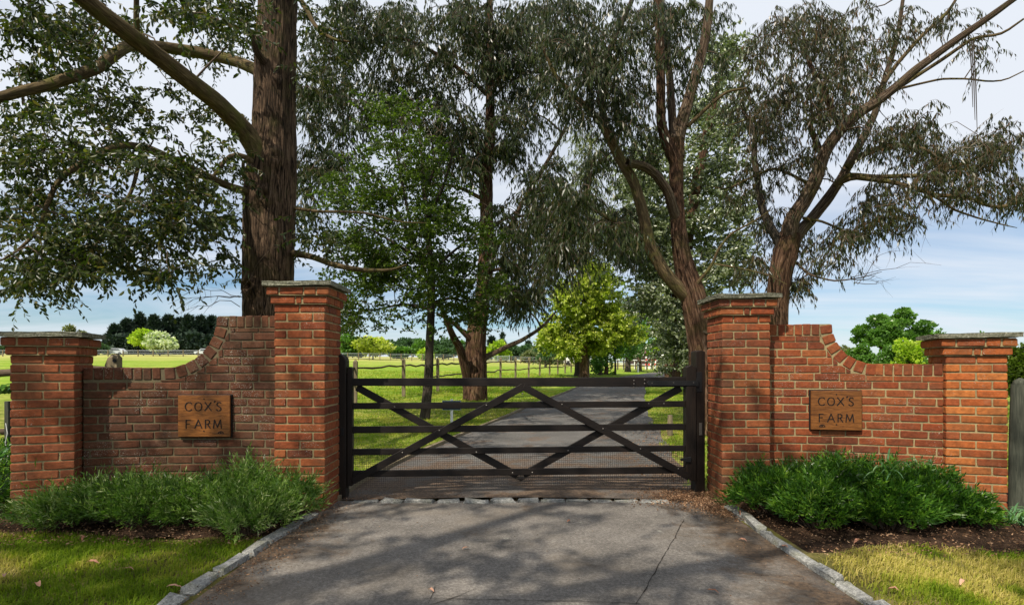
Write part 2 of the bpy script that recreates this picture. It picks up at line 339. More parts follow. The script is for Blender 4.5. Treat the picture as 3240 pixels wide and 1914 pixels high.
edge = ta.rng(edge, .15, .6, 0, .85); c = ta.mix(edge, c, ta.ramp(ta.noise(w, 30, 4, .7), [(.35, (.022, .013, .007)), (.6, (.10, .062, .034))]))
ta.color(c).bump(ta.math('ADD', nf, ta.math('MULTIPLY', nm, 2)), .9, .006)
wav = lambda X, Y: .012 * np.sin(X * 1.3 + 1) * np.sin(Y * .9) - .012
link('apron', sheet('apron', np.linspace(-1.74, 1.88, 16), np.linspace(-.5, 5.22, 24), ta.m, .006), kind='structure')
link('road', sheet('road', np.linspace(-40, 40, 21), np.linspace(-6.5, -.5, 5), ta.m, .006), kind='structure')
# cracks and the patch seam in the tarmac
cm = flat('tarmac_crack_dirt', (.018, .014, .010), .95)
crk = MB()
def crack(P, w_):
    P = [Vector(p) for p in P]; Q = []
    for a, b in zip(P[:-1], P[1:]):
        n = max(2, int((b - a).length / .05))
        for i in range(n): Q.append(a.lerp(b, i / n) + Vector((random.uniform(-.004, .004), random.uniform(-.004, .004), 0)))
    Q.append(P[-1])
    for a, b in zip(Q[:-1], Q[1:]):
        t = (b - a).normalized(); s = Vector((-t.y, t.x, 0)) * w_ * random.uniform(.3, 1); z = Vector((0, 0, .0105))
        crk.add([a - s + z, a + s + z, b + s + z, b - s + z], [(0, 1, 2, 3)])
def GP(px, py): y = EYE * 1356.8 / (py - 891.6); return ((px - 1256) / 1356.8 * y, y, 0)
crack([GP(1678, 1276), GP(1655, 1320), GP(1620, 1380), GP(1588, 1440), GP(1560, 1484)], .0034)
crack([GP(1040, 1470), GP(1200, 1474), GP(1400, 1477), GP(1570, 1484)], .003)
crack([GP(1068, 1440), GP(1050, 1484)], .003); crack([GP(1170, 1446), GP(1110, 1470), GP(1045, 1490)], .003)
link('tarmac_cracks', crk.mesh('cracks', cm), kind='structure')

# the drive beyond the gate
dl = [(5.2, -1.62), (6, -1.62), (7.4, -1.42), (9.9, -.89), (15.8, .42), (22, 2.1), (30.7, 4.2), (42, 8.3), (55, 13.6), (66, 19), (80, 27)]
dr = [(5.2, 1.78), (6, 1.95), (7.4, 2.2), (9.2, 2.55), (16.4, 3.9), (22, 5.3), (30.7, 7.4), (42, 11.3), (55, 16.8), (66, 22.2), (80, 30.5)]
dm = M('drive_tarmac', .9, .25); w = dm.wpos(); nf = dm.noise(w, 70, 4, .75); nm = dm.noise(w, .9, 5)
c = dm.ramp(nf, [(.3, (.035, .033, .030)), (.5, (.095, .090, .084)), (.75, (.24, .225, .20))]); c = dm.hsv(c, v=dm.rng(nm, .3, .7, .7, 1.3))
s3 = dm.node('ShaderNodeSeparateXYZ'); dm.L(w, s3.inputs[0]); near = dm.math('ADD', dm.rng(s3.outputs[1], 6.2, 8.5, .6, 0), dm.rng(dm.noise(w, 1.5, 5, .7), .42, .66, -.3, .6))
c = dm.mix(dm.rng(near, .1, .6, 0, .8), c, dm.ramp(dm.noise(w, 40, 4, .8), [(.35, (.035, .020, .012)), (.55, (.12, .075, .045)), (.7, (.25, .17, .10))]))
dm.color(c).bump(nf, .8, .008)
yy = np.unique(np.r_[np.arange(5.22, 20, .6), np.arange(20, 80, 1.5)]); V = []; F = []
L_ = np.interp(yy, *zip(*dl)); R_ = np.interp(yy, *zip(*dr)); nx = 7
for k, y in enumerate(yy):
    for j in range(nx):
        t = j / (nx - 1); x = L_[k] * (1 - t) + R_[k] * t
        x += (.04 * math.sin(y * 3.1) if j in (0, nx - 1) else 0)
        V.append((x, y, gzf(x, y) + .008 + .0006 * y + .03 * math.sin(PI * t)))
for k in range(len(yy) - 1):
    for j in range(nx - 1): a = k * nx + j; F.append((a, a + 1, a + nx + 1, a + nx))
link('drive', meshnp('drive', V, F, dm.m, True), kind='structure')
eb = MB()
for k in range(0, len(yy) - 1):
    if yy[k] > 30: break
    a = Vector((L_[k] - .03, yy[k], gzf(L_[k], yy[k]))); b = Vector((L_[k + 1] - .03, yy[k + 1], gzf(L_[k + 1], yy[k + 1])))
    for s_ in (0,): eb.add([a + Vector((-.03, 0, -.05)), a + Vector((.03, 0, -.05)), a + Vector((.03, 0, .055)), a + Vector((-.03, 0, .055)),
        b + Vector((-.03, 0, -.05)), b + Vector((.03, 0, -.05)), b + Vector((.03, 0, .055)), b + Vector((-.03, 0, .055))], [(0, 1, 2, 3), (7, 6, 5, 4), (0, 4, 5, 1), (1, 5, 6, 2), (2, 6, 7, 3), (3, 7, 4, 0)])
link('drive_edging', eb.mesh('drive_edging', MAT['fencewood']), kind='structure')

# planting beds
so_ = M('dark_bed_soil', 1, .05); w = so_.wpos(); n = so_.noise(w, 24, 6, .75); n2 = so_.noise(w, 90, 4, .8)
so_.color(so_.hsv(so_.ramp(n, [(.32, (.018, .011, .008)), (.55, (.055, .034, .022)), (.75, (.12, .078, .05))]), v=so_.rng(n2, .3, .7, .6, 1.4))).bump(n, 1, .03)
def bump_h(X, Y): return .02 * np.sin(X * 5 + 1.3 * np.sin(Y * 4)) * np.sin(Y * 6 + X) + .018 * rng.random(X.shape)
def bed(name, x0, x1, y0, y1):
    def hf(X, Y):
        e = np.minimum.reduce([(X - x0), (x1 - X), (Y - y0 - .1 * np.sin(X * 3) - .05 * np.sin(X * 7.7)), (y1 - Y) + 1])
        return np.where(e < .1, -.06 + e * .8, .02 + bump_h(X, Y) * .9)
    link(name, sheet(name, np.linspace(x0, x1, 60), np.linspace(y0, y1, 30), so_.m, .0, hf), kind='structure')
bed('planting_bed', -7.5, -1.66, 4.08, 5.6); bed('planting_bed', 1.96, 7, 3.75, 5.6)

# ------------------------------------------------------------------ granite setts
def sett_mesh(l, w_, h):
    bm = bmesh.new(); bmesh.ops.create_cube(bm, size=1)
    for v in bm.verts: v.co = Vector((v.co.x * l, v.co.y * w_, v.co.z * h))
    bmesh.ops.bevel(bm, geom=list(bm.edges), offset=min(l, w_) * .14, segments=1, affect='EDGES')
    for v in bm.verts: v.co += Vector([random.uniform(-1, 1) * .014 for _ in range(3)])
    me = bpy.data.meshes.new('sett'); bm.to_mesh(me); bm.free(); me.materials.append(MAT['granite']); return me
def sett_row(root, P, wdt):
    for (a, b) in zip(P[:-1], P[1:]):
        a = Vector(a); b = Vector(b); L = (b - a).length; mid = (a + b) / 2
        o = link('stone', sett_mesh(L - .026, wdt * random.uniform(.7, 1.12), .12), root, (mid.x, mid.y, -.042 + mid.z + random.uniform(-.014, .010)),
             (random.uniform(-.03, .03), random.uniform(-.04, .04), math.atan2(b.y - a.y, b.x - a.x) + random.uniform(-.03, .03)))
k1 = empty('kerb', kind='structure')
P = []; y = 1.9
while y < 5.0: P.append((-1.90 + .20 * (y - 2) / 3 + random.uniform(-.012, .012), y, .02)); y += random.uniform(.2, .34)
sett_row(k1, P, .098)
k2 = empty('kerb', kind='structure'); P = []; y = 1.9
while y < 5.02: P.append((1.925 + .012 * math.sin(y * 3) + random.uniform(-.012, .012), y, .02)); y += random.uniform(.24, .36)
sett_row(k2, P, .098)
k3 = empty('threshold', kind='structure'); P = []; x = -1.52
while x < 1.74: P.append((x, 5.19 + .02 * math.sin(x * 2.2) + random.uniform(-.008, .008), .008)); x += random.uniform(.22, .29)
sett_row(k3, P, .10)

# ------------------------------------------------------------------ brickwork
BC = {}
def brick_mesh(L, D, H, mat):
    key = (round(L, 3), round(D, 4), round(H, 3), mat, random.randrange(5))
    if key in BC: return BC[key]
    bm = bmesh.new(); bmesh.ops.create_cube(bm, size=1)
    for v in bm.verts: v.co = Vector((v.co.x * L, v.co.y * D, v.co.z * H))
    bmesh.ops.bevel(bm, geom=list(bm.edges), offset=.0062, segments=1, affect='EDGES')
    for v in bm.verts: v.co += Vector((random.uniform(-1, 1) * .0026, random.uniform(-1, 1) * .002, random.uniform(-1, 1) * .0022))
    me = bpy.data.meshes.new('brick'); bm.to_mesh(me); bm.free(); me.materials.append(MAT[mat]); BC[key] = me; return me
BD = .1025; J = .011; CH = .075; BH = .0638
def put_brick(root, L, x, y, z, rz, mat, D=BD, H=BH, j=1):
    return link('brick', brick_mesh(L, D, H, mat), root, (x + random.uniform(-.0015, .0015) * j, y + random.uniform(-.002, .002) * j, z + random.uniform(-.0012, .0012)),
                (random.uniform(-.006, .006), random.uniform(-.008, .008), rz + random.uniform(-.008, .008)))
def ring(root, S, z, flip, mat, wide=0):
    h = S / 2; e = h - BD / 2
    for (cxx, cyy, rz, full) in ((0, -e, 0, 1), (0, e, PI, 1), (-e, 0, PI / 2, 0), (e, 0, -PI / 2, 0)):
        f = full if not flip else 1 - full
        if wide and f: seq = [.215 * S / .50, 0, .215 * S / .50]; seq[1] = S - 2 * J - seq[0] * 2
        elif f: seq = [(S - J) / 2] * 2
        else:
            m = S - 2 * BD - 2 * J
            seq = [m] if m < .24 else [m * .66 - J / 2, m * .34 - J / 2]
        tot = sum(seq) + J * (len(seq) - 1); x = -tot / 2
        for L in seq:
            c = x + L / 2; put_brick(root, L, cxx + c * math.cos(rz), cyy + c * math.sin(rz), z, rz, mat); x += L + J
def pier(x, y, rz, z0, n, mat, mort, label):
    r = empty('gate_pier', (x, y, z0), rz, label, 'brick pier')
    S = .445
    for i in range(n): ring(r, S, CH * i + CH / 2, i % 2, mat)
    ring(r, S + .05, CH * n + CH / 2, 0, mat, 1); ring(r, S + .096, CH * (n + 1) + CH / 2, 1, mat, 1)
    m = MB(); q = S / 2 - .008; zt = CH * n; m.box(-q, q, -q, q, -.15, zt - .001)
    q2 = q + .025; m.box(-q2, q2, -q2, q2, zt, zt + CH - .001); q3 = q + .048; m.box(-q3, q3, -q3, q3, zt + CH, zt + 2 * CH)
    m.build('mortar', MAT[mort], r)
    bm = bmesh.new(); bmesh.ops.create_cube(bm, size=1); c = S / 2 + .076
    for v in bm.verts: v.co = Vector((v.co.x * 2 * c, v.co.y * 2 * c, v.co.z * .040))
    bmesh.ops.subdivide_edges(bm, edges=list(bm.edges), cuts=7, use_grid_fill=True)
    for v in bm.verts:
        t = .0012 if abs(v.co.x) < c * .99 and abs(v.co.y) < c * .99 else .003
        v.co += Vector([random.uniform(-t, t) for _ in range(3)]); v.co.z += .004 * math.sin(v.co.x * 9)
    me = bpy.data.meshes.new('capstone'); bm.to_mesh(me); bm.free(); me.materials.append(MAT['cap'])
    link('capstone', me, r, (0, 0, CH * (n + 2) + .027)); return r
def pier_at(xf, yf, rz, *a):      # xf,yf: middle of the front face
    return pier(xf - .2225 * math.sin(rz) , yf + .2225 * math.cos(rz), rz, *a)
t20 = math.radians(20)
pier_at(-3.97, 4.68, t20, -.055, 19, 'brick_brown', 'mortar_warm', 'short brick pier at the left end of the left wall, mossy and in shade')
pier_at(-1.866, 4.86, 0.0, -.055, 25, 'brick_red', 'mortar_warm', 'tall brick gate pier beside the gate latch post, under the big brown trunk')
pier_at(2.19, 5.17, -.03, -.05, 24, 'brick_red', 'mortar_warm', 'tall brick gate pier on the hinge side of the gate')
pier_at(4.09, 4.87, -t20, -.055, 19, 'brick_orange', 'mortar_warm', 'short sunlit orange brick pier beside the round grey fence post')

def wall(O, I, sag, zl, zh, a, z0, mat, mort, label, sgn):
    O = Vector(O).to_3d(); I = Vector(I).to_3d(); ch = I - O; S = ch.length * (1 + 2.67 * (sag / ch.length) ** 2)
    nb = Vector((-ch.y, ch.x, 0)).normalized(); nb = nb if nb.y > 0 else -nb
    def C(s):
        t = s / S; return O + ch * t + nb * sag * 4 * t * (1 - t)
    def T(s):
        t = s / S; v = ch + nb * sag * 4 * (1 - 2 * t); return v.normalized()
    def N(s):
        v = T(s); n = Vector((-v.y, v.x, 0)); return n if n.y > 0 else -n
    r_ = zh - zl; R = r_ + .113; zc = zh
    def lim(s):
        if s <= a: return zl - .113
        if s < a + R:
            return min(zc - math.sqrt(max(0, R * R - (s - a) ** 2)), zh - .113)
        return zh - .113
    root = empty('brick_wall', (C(S / 2).x, C(S / 2).y, z0), 0, label, 'brick wall')
    loc = Vector((C(S / 2).x, C(S / 2).y, z0))
    n = int((zh - z0) / CH) + 1
    for i in range(n):
        zb = z0 + CH * i; zt = zb + BH; s = -(i % 2) * .1125 - .06 * (i % 3 == 1)
        while s < S:
            s0 = max(s, .0); s1 = min(s + .215, S); s += .225
            if s1 - s0 < .03: continue
            mid = (s0 + s1) / 2; ls = [lim(s0 + (s1 - s0) * k / 6) for k in range(7)]
            if max(ls) <= zb + .012: continue
            if min(ls) >= zt:
                c = C(mid) + N(mid) * (BD / 2 + random.uniform(-.002, .002)); t = T(mid); ang = math.atan2(t.y, t.x)
                if sgn < 0: ang += PI
                if s1 - s0 < .2: L = s1 - s0
                else: L = .215
                put_brick(root, L, c.x - loc.x, c.y - loc.y, zb + BH / 2 - z0, ang, mat, j=.3)
            else:
                prof = [(s0 + (s1 - s0) * k / 6, min(zt, ls[k])) for k in range(7)]
                prof = [p for p in prof if p[1] > zb + .004]
                if len(prof) < 2: continue
                V = []; m = len(prof)
                for dep in (0.0, BD):
                    for (sv, zv) in prof: q = C(sv) + N(sv) * dep - loc; V.append((q.x, q.y, zv - z0))
                    for (sv, zv) in prof: q = C(sv) + N(sv) * dep - loc; V.append((q.x, q.y, zb - z0))
                F = []
                for k in range(m - 1):
                    F += [(k, k + 1, m + k + 1, m + k), (2 * m + k + 1, 2 * m + k, 3 * m + k, 3 * m + k + 1), (k + 1, k, 2 * m + k, 2 * m + k + 1)]
                F += [(0, m, 3 * m, 2 * m), (m - 1, 3 * m - 1, 4 * m - 1, 2 * m - 1)]
                me = bpy.data.meshes.new('brick'); me.from_pydata(V, [], F); me.materials.append(MAT[mat]); link('brick', me, root)
    # mortar body
    V = []; F = []; K = 60
    for k in range(K + 1):
        s = S * k / K; q = C(s) - loc; nn = N(s); zt = lim(s) + .012 - z0
        for dep in (.008, .207): V += [(q.x + nn.x * dep, q.y + nn.y * dep, zt), (q.x + nn.x * dep, q.y + nn.y * dep, -.2)]
    for k in range(K):
        b = 4 * k; F += [(b, b + 1, b + 5, b + 4), (b + 2, b + 6, b + 7, b + 3), (b, b + 4, b + 6, b + 2)]
    F += [(0, 2, 3, 1), (4 * K, 4 * K + 1, 4 * K + 3, 4 * K + 2)]
    me = bpy.data.meshes.new('mortar'); me.from_pydata(V, [], F); me.materials.append(MAT[mort]); link('mortar', me, root)
    # coping: bricks on edge, following the swept top
    path = []
    s = .035
    while s < a: path.append((s, zl, 0)); s += .0775
    rr = r_; nb_ = int(rr * PI / 2 / .083); 
    for k in range(nb_):
        th = (k + .5) / nb_ * PI / 2; path.append((a + rr * math.sin(th), zc - rr * math.cos(th), th))
    s = a + rr + .113 + .035
    while s < S - .02: path.append((s, zh, 0)); s += .0775
    fill = MB()
    for (s, z, th) in path:
        # centre of the brick, .0525 below/behind its outer face
        sc = s + .0525 * math.sin(th); zz = z - .0525 * math.cos(th)
        c = C(sc) + N(sc) * .1075; t = T(sc); ang = math.atan2(t.y, t.x)
        hh = .068 if not th else rr * PI / 2 / nb_ - .006
        me = brick_mesh(hh, .215, .105, mat)
        tt = -th
        # local x along the path, z outwards: roll round the local y axis
        Mx = Matrix((( t.x, -t.y * 1.0, 0), (t.y, t.x, 0), (0, 0, 1)))
        rot = (Mx @ Matrix.Rotation(tt, 3, 'Y')).to_euler()
        link('coping_brick', me, root, (c.x - loc.x, c.y - loc.y, zz - z0 + random.uniform(-.002, .003)), rot)
    # mortar bed under and between the coping bricks
    V = []; F = []
    prof = [(0, zl - .012, zl - .107)] + [(a * k / 6, zl - .012, zl - .107) for k in range(1, 6)]
    prof = [((s_, z1), (s_, z2)) for s_, z1, z2 in prof]
    for k in range(17):
        th = PI / 2 * k / 16; prof.append(((a + (rr + .012) * math.sin(th), zc - (rr + .012) * math.cos(th)), (a + R * math.sin(th), zc - R * math.cos(th))))
    segs = [prof, [((a + rr + .108, zh - .012), (a + rr + .108, zh - .113)), ((a + rr + .3, zh - .012), (a + rr + .3, zh - .113)), ((S, zh - .012), (S, zh - .113))]]
    mv = MB()
    for pr in segs:
        V = []; F = []
        for (p1, p2) in pr:
            for (s_, z_) in (p1, p2):
                s_ = min(s_, S)
                for dep in (.009, .206): q = C(s_) + N(s_) * dep - loc; V.append((q.x, q.y, z_ - z0))
        for k in range(len(pr) - 1):
            b = 4 * k; F += [(b, b + 4, b + 6, b + 2), (b + 1, b + 3, b + 7, b + 5), (b, b + 1, b + 5, b + 4), (b + 2, b + 6, b + 7, b + 3)]
        F += [(0, 2, 3, 1), (len(V) - 4, len(V) - 3, len(V) - 1, len(V) - 2)]
        mv.add(V, F)
    mv.build('coping_mortar', MAT[mort], root)
    return C, T, N, S
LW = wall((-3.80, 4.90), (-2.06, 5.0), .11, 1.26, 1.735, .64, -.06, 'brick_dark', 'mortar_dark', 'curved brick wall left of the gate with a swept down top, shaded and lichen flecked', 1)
RW = wall((3.90, 5.0), (2.38, 5.30), .07, 1.295, 1.675, .52, -.06, 'brick_red', 'mortar_warm', 'curved brick wall right of the gate with a swept down top, partly sunlit', -1)

# ------------------------------------------------------------------ carved oak name boards
GL = {'C': [[(.92, .86), (.75, .97), (.5, 1), (.25, .93), (.07, .72), (0, .5), (.07, .27), (.25, .07), (.5, 0), (.75, .03), (.92, .13)]],
      'O': [[(.5, 1), (.22, .93), (.05, .72), (0, .5), (.05, .28), (.22, .07), (.5, 0), (.78, .07), (.95, .28), (1, .5), (.95, .72), (.78, .93), (.5, 1)]],
      'X': [[(.05, 1), (.95, 0)], [(.92, 1), (0, 0)]], 'S': [[(.85, .9), (.65, 1), (.35, .98), (.15, .82), (.18, .64), (.5, .5), (.82, .34), (.88, .16), (.62, 0), (.3, 0), (.05, .12)]],
      'F': [[(.1, 1), (.1, 0)], [(.1, 1), (.9, 1)], [(.1, .54), (.75, .54)], [(.1, .52), (.75, .52)]], 'A': [[(0, 0), (.5, 1), (1, 0)], [(.2, .36), (.8, .36)]],
      'R': [[(.1, 1), (.1, 0)], [(.1, 1), (.55, .98), (.8, .86), (.8, .66), (.58, .52), (.1, .48)], [(.45, .5), (.95, 0)]],
      'M': [[(0, 0), (.12, 1), (.5, .12), (.88, 1), (1, 0)]], "'": [[(.6, 1), (.35, .62)]]}
def strokes(mb, glyph, x, z, w_, h_, th, y=0):
    for st in GL[glyph]:
        P = [Vector((x + p[0] * w_, 0, z + p[1] * h_)) for p in st]
        for a_, b_ in zip(P[:-1], P[1:]):
            d = (b_ - a_).normalized(); n_ = Vector((-d.z, 0, d.x)) * (th * (1.0 if abs(d.z) > .5 else .6)) / 2; e = d * th * .3
            mb.prism([(q.x, q.z) for q in (a_ - e - n_, b_ + e - n_, b_ + e + n_, a_ - e + n_)], y - .0035, y + .003)
def plaque(W_, s, zc, w_, h_, label, mark_right, edge):
    C, T, N, S = W_; c = C(s); t = T(s); t = t if t.x > 0 else -t; n_ = N(s)
    r = empty('name_board', (c.x - n_.x * .031, c.y - n_.y * .031, zc), math.atan2(t.y, t.x), label, 'name board')
    m = MB(); m.box(-w_ / 2, w_ / 2, -.011, .011, -h_ / 2, h_ / 2); m.build('board', MAT['oak'], r, .003)
    m = MB(); m.box(-w_ / 2 - .008, w_ / 2 + .008, .0115, .0285, -h_ / 2 - .008, h_ / 2 + .008); m.build('backing_board', MAT['carve'], r, .002)
    lw = w_ * .135; lh = h_ * .2
    for word, z in (("COX'S", h_ * .13), ("FARM", -h_ * .29)):
        xs_ = {"COX'S": [-.36, -.175, .015, .185, .235], "FARM": [-.35, -.175, .02, .185]}[word]
        for ch_, x in zip(word, xs_):
            m = MB(); ww = lw * {"'": .35, 'S': .8, 'F': .72, 'R': .8, 'M': 1.12}.get(ch_, 1.0)
            strokes(m, ch_, x * w_, z + (lh * .75 if ch_ == "'" else 0), ww, lh * (.42 if ch_ == "'" else 1), .0080, -.0115)
            m.build('apostrophe' if ch_ == "'" else 'letter', MAT['carve'], r)
    for z in (h_ * .41, -h_ * .36):
        m = MB(); m.tube([(0, -.014, z), (0, -.010, z)], [.006, .006], 8); m.build('screw', MAT['carve'], r)
    x0 = w_ * (.27 if mark_right else -.34); m = MB(); z0_ = -h_ * .42
    P = [(x0 + .026 - .026 * math.cos(k / 8 * PI), z0_ + .022 * math.sin(k / 8 * PI)) for k in range(9)]
    Q = [(x0 + .026 - .019 * math.cos(k / 8 * PI), z0_ + .003 + .013 * math.sin(k / 8 * PI)) for k in range(9)]
    for k in range(8): m.prism([P[k], P[k + 1], Q[k + 1], Q[k]], -.0145, -.0105)
    m.prism([(x0 + .018, z0_ + .002), (x0 + .030, z0_ + .002), (x0 + .030, z0_ + .010), (x0 + .022, z0_ + .012)], -.0145, -.0105)
    m.prism([(x0 - (.05 if mark_right else 0), z0_ - .001), (x0 + .055, z0_ - .001), (x0 + .055, z0_ + .0015), (x0 - (.05 if mark_right else 0), z0_ + .0015)], -.0145, -.0105)
    m.build('carved_mark', MAT['carve'], r); return r
plaque(LW, 1.02, 1.3 - (1315 - 1150) / 1750 * 5.05, .468, .378, 'square varnished oak name board carved COX\'S FARM on the shaded left wall', True, 0)
plaque(RW, .88, 1.3 - (1298 - 1150) / 1750 * 5.2, .44, .368, 'square varnished oak name board carved COX\'S FARM on the sunlit right wall', False, 0)

# ------------------------------------------------------------------ the gate
GA = Vector((-1.545, 5.34, 0)); GR = math.atan2(.19, 3.37)
gc, gs = math.cos(GR), math.sin(GR)
def G(px, py):
    k = (px - 1256) / 1356.8; u = (k * GA.y - GA.x) / (gc - k * gs); d = GA.y + u * gs
    return (u, EYE - (py - 891.6) / 1356.8 * d)
gate = empty('five_bar_gate', GA, GR, 'wide dark brown timber gate with crossed braces hung between the tall piers', 'gate')
def gpart(name, pts, y0, y1, mat='gate', bev=.003, parent=gate):
    m = MB(); m.prism([G(*p) for p in pts], y0, y1); return m.build(name, MAT[mat], parent, bev)
for (lt, lb, rt, rb) in ((928, 946, 924.5, 949), (988, 1003.3, 983, 998), (1045.7, 1062, 1038.8, 1054), (1100.5, 1116, 1092, 1106), (1153.8, 1169, 1144, 1159.5)):
    yo = .032 if lt == 928 else .016
    gpart('rail', [(864, lb), (1681, rb), (1681, rt), (864, lt)], -yo, yo)
def brace(a, b, y0, y1, hw=8.6):
    d = Vector((b[0] - a[0], b[1] - a[1])).normalized(); n_ = Vector((-d.y, d.x)) * hw
    gpart('brace', [(a[0] - n_.x, a[1] - n_.y), (b[0] - n_.x, b[1] - n_.y), (b[0] + n_.x, b[1] + n_.y), (a[0] + n_.x, a[1] + n_.y)], y0, y1)
brace((866, 1178), (1283, 948), -.045, -.0175); brace((1283, 948), (1688, 1168), -.0455, -.018)
brace((874, 950), (1270, 1168), .0175, .045); brace((1284, 1166), (1672, 952), .0175, .045)
gpart('apex_block', [(1262, 1171), (1293, 1170), (1278, 1179)], -.02, .03)
gpart('latch_stile', [(854.6, 1190), (866, 1190), (866, 903), (860, 899), (854.6, 903)], -.04, .04, 'gate_v')
gpart('hinge_stile', [(1679.5, 1166), (1692, 1177), (1704, 1177), (1704, 901), (1692, 895), (1679.5, 901)], -.045, .045, 'gate_v')
gpart('strap_hinge', [(1582, 939), (1587, 945), (1703, 945), (1703, 933.5), (1587, 933.5)], -.052, -.0465, 'iron', .001)
gpart('latch', [(1664, 1122), (1676, 1120), (1690, 1118), (1690, 1131), (1676, 1130), (1664, 1127)], -.062, -.047, 'iron', .002)
def bolt(px, py, y=-.0465, r=.0075, mat='steel'):
    u, z = G(px, py); m = MB(); m.tube([(u, y + .002, z), (u, y - .004, z), (u, y - .007, z)], [r, r, r * .4], 8); m.build('bolt', MAT[mat], gate)
for p in [(970, 997), (1193, 993), (1079, 1054), (1169, 1107), (989, 1108), (1377, 991), (1392, 1103), (1477, 1050), (1568, 1099), (1588, 989), (1257, 1157), (1305, 1156), (1281, 965), (1625, 989),
          (1552, 933), (1552, 941), (1552, 949), (1578, 931), (1578, 940), (1596, 939), (1648, 938), (1697, 938), (1660, 1147)]: bolt(*p)
# wire netting behind the two lowest rails
mz = MB(); th = .0011
u0, _ = G(866, 1100); u1, _ = G(1680, 1100); zt = G(1256, 1107)[1]; zb = G(1256, 1192)[1]
u = u0
while u < u1: j = random.uniform(-.001, .001); mz.box(u - th + j, u + th + j, .020, .0225, zb + random.uniform(-.004, .004), zt); u += .0205
z = zb
while z < zt: mz.box(u0, u1, .0226, .025, z - th, z + th); z += .0205
mz.build('wire_netting', MAT['wire'], gate, kind='stuff')
# gate posts stand on their own
def gpost(name, pts, d0, d1, label, cat, extra):
    r = empty(name, (0, 0, 0), 0, label, cat)
    u, _ = G(pts[0][0], 1200); base = GA + Vector((u * gc, u * gs, 0)); r.location = base; r.rotation_euler = (0, 0, GR)
    P = [(G(*p)[0] - u, G(*p)[1]) for p in pts]; m = MB(); m.prism(P, d0, d1); m.build('post', MAT['gate_v'], r, .006)
    for (nm, pl, y0, y1, mt) in extra:
        P = [(G(*p)[0] - u, G(*p)[1]) for p in pl]; m = MB(); m.prism(P, y0, y1); m.build(nm, MAT[mt], r, .0015)
    return r
arc = [(852.5, 1222), (852.5, 884), (849.5, 877), (845, 872), (839, 869), (831, 868), (831, 1222)]
gpost('gate_post', arc, -.075, .075, 'round topped dark timber post the gate closes against, beside the tall left pier', 'gate post',
      [('latch_box', [(842, 1046), (848, 1046), (848, 1065), (842, 1065)], -.084, -.0755, 'iron'), ('stop_board', [(852.5, 1195), (855, 1195), (855, 915), (852.5, 915)], -.03, .03, 'gate_v')])
gpost('gate_post', [(1704.5, 1212), (1727, 1212), (1727, 862), (1716, 859), (1704.5, 862)], -.03, .11, 'flat topped dark timber post carrying the gate hinges, beside the tall right pier', 'gate post',
      [('hinge_plate', [(1702, 961), (1719, 961), (1719, 912), (1702, 912)], -.0365, -.0305, 'iron'), ('hinge_pin', [(1702, 947), (1709, 947), (1709, 930), (1702, 930)], -.055, -.037, 'iron'),
       ('small_bracket', [(1712, 1036), (1719, 1036), (1719, 1066), (1712, 1066)], -.038, -.0305, 'steel')])

# ------------------------------------------------------------------ trees
def unit(a): return a / (np.linalg.norm(a, axis=-1, keepdims=True) + 1e-9)
def leaves_np(P, D, L, Wd, shape='lance'):
    n = len(P); D = unit(D); s = unit(np.cross(D, rng.normal(size=(n, 3)))); nn = np.cross(D, s)
    L = L[:, None]; Wd = Wd[:, None]
    if shape == 'lance':
        bend = nn * L * rng.uniform(-.15, .15, (n, 1))
        V = np.stack([P, P + D * L * .42 + s * Wd / 2 + bend, P + D * L, P + D * L * .42 - s * Wd / 2 + bend], 1)
        F = np.arange(n * 4).reshape(n, 4)
    else:
        f = nn * Wd * .22
        V = np.stack([P, P + D * L * .28 + s * Wd * .42 + f, P + D * L * .68 + s * Wd * .42 + f, P + D * L, P + D * L * .68 - s * Wd * .42 + f, P + D * L * .28 - s * Wd * .42 + f], 1)
        b = np.arange(n)[:, None] * 6; F = np.concatenate([b + np.array([[0, 1, 2, 3]]), b + np.array([[0, 3, 4, 5]])], 1).reshape(-1, 4)
    return V.reshape(-1, 3), F
def leaf_obj(name, parent, mat, P, D, L, Wd, shape='lance', lv=None, kind='stuff'):
    P = np.asarray(P); n = len(P)
    if parent: P = P - np.array(parent.location)[None]
    V, F = leaves_np(P, D, L, Wd, shape)
    if lv is None: lv = rng.random(n) ** 1.3 * .9
    if shape != 'lance': lv = np.repeat(lv, 2)
    return link(name, meshnp(name, V, F, MAT[mat], False, {'lv': lv}), parent, kind=kind)

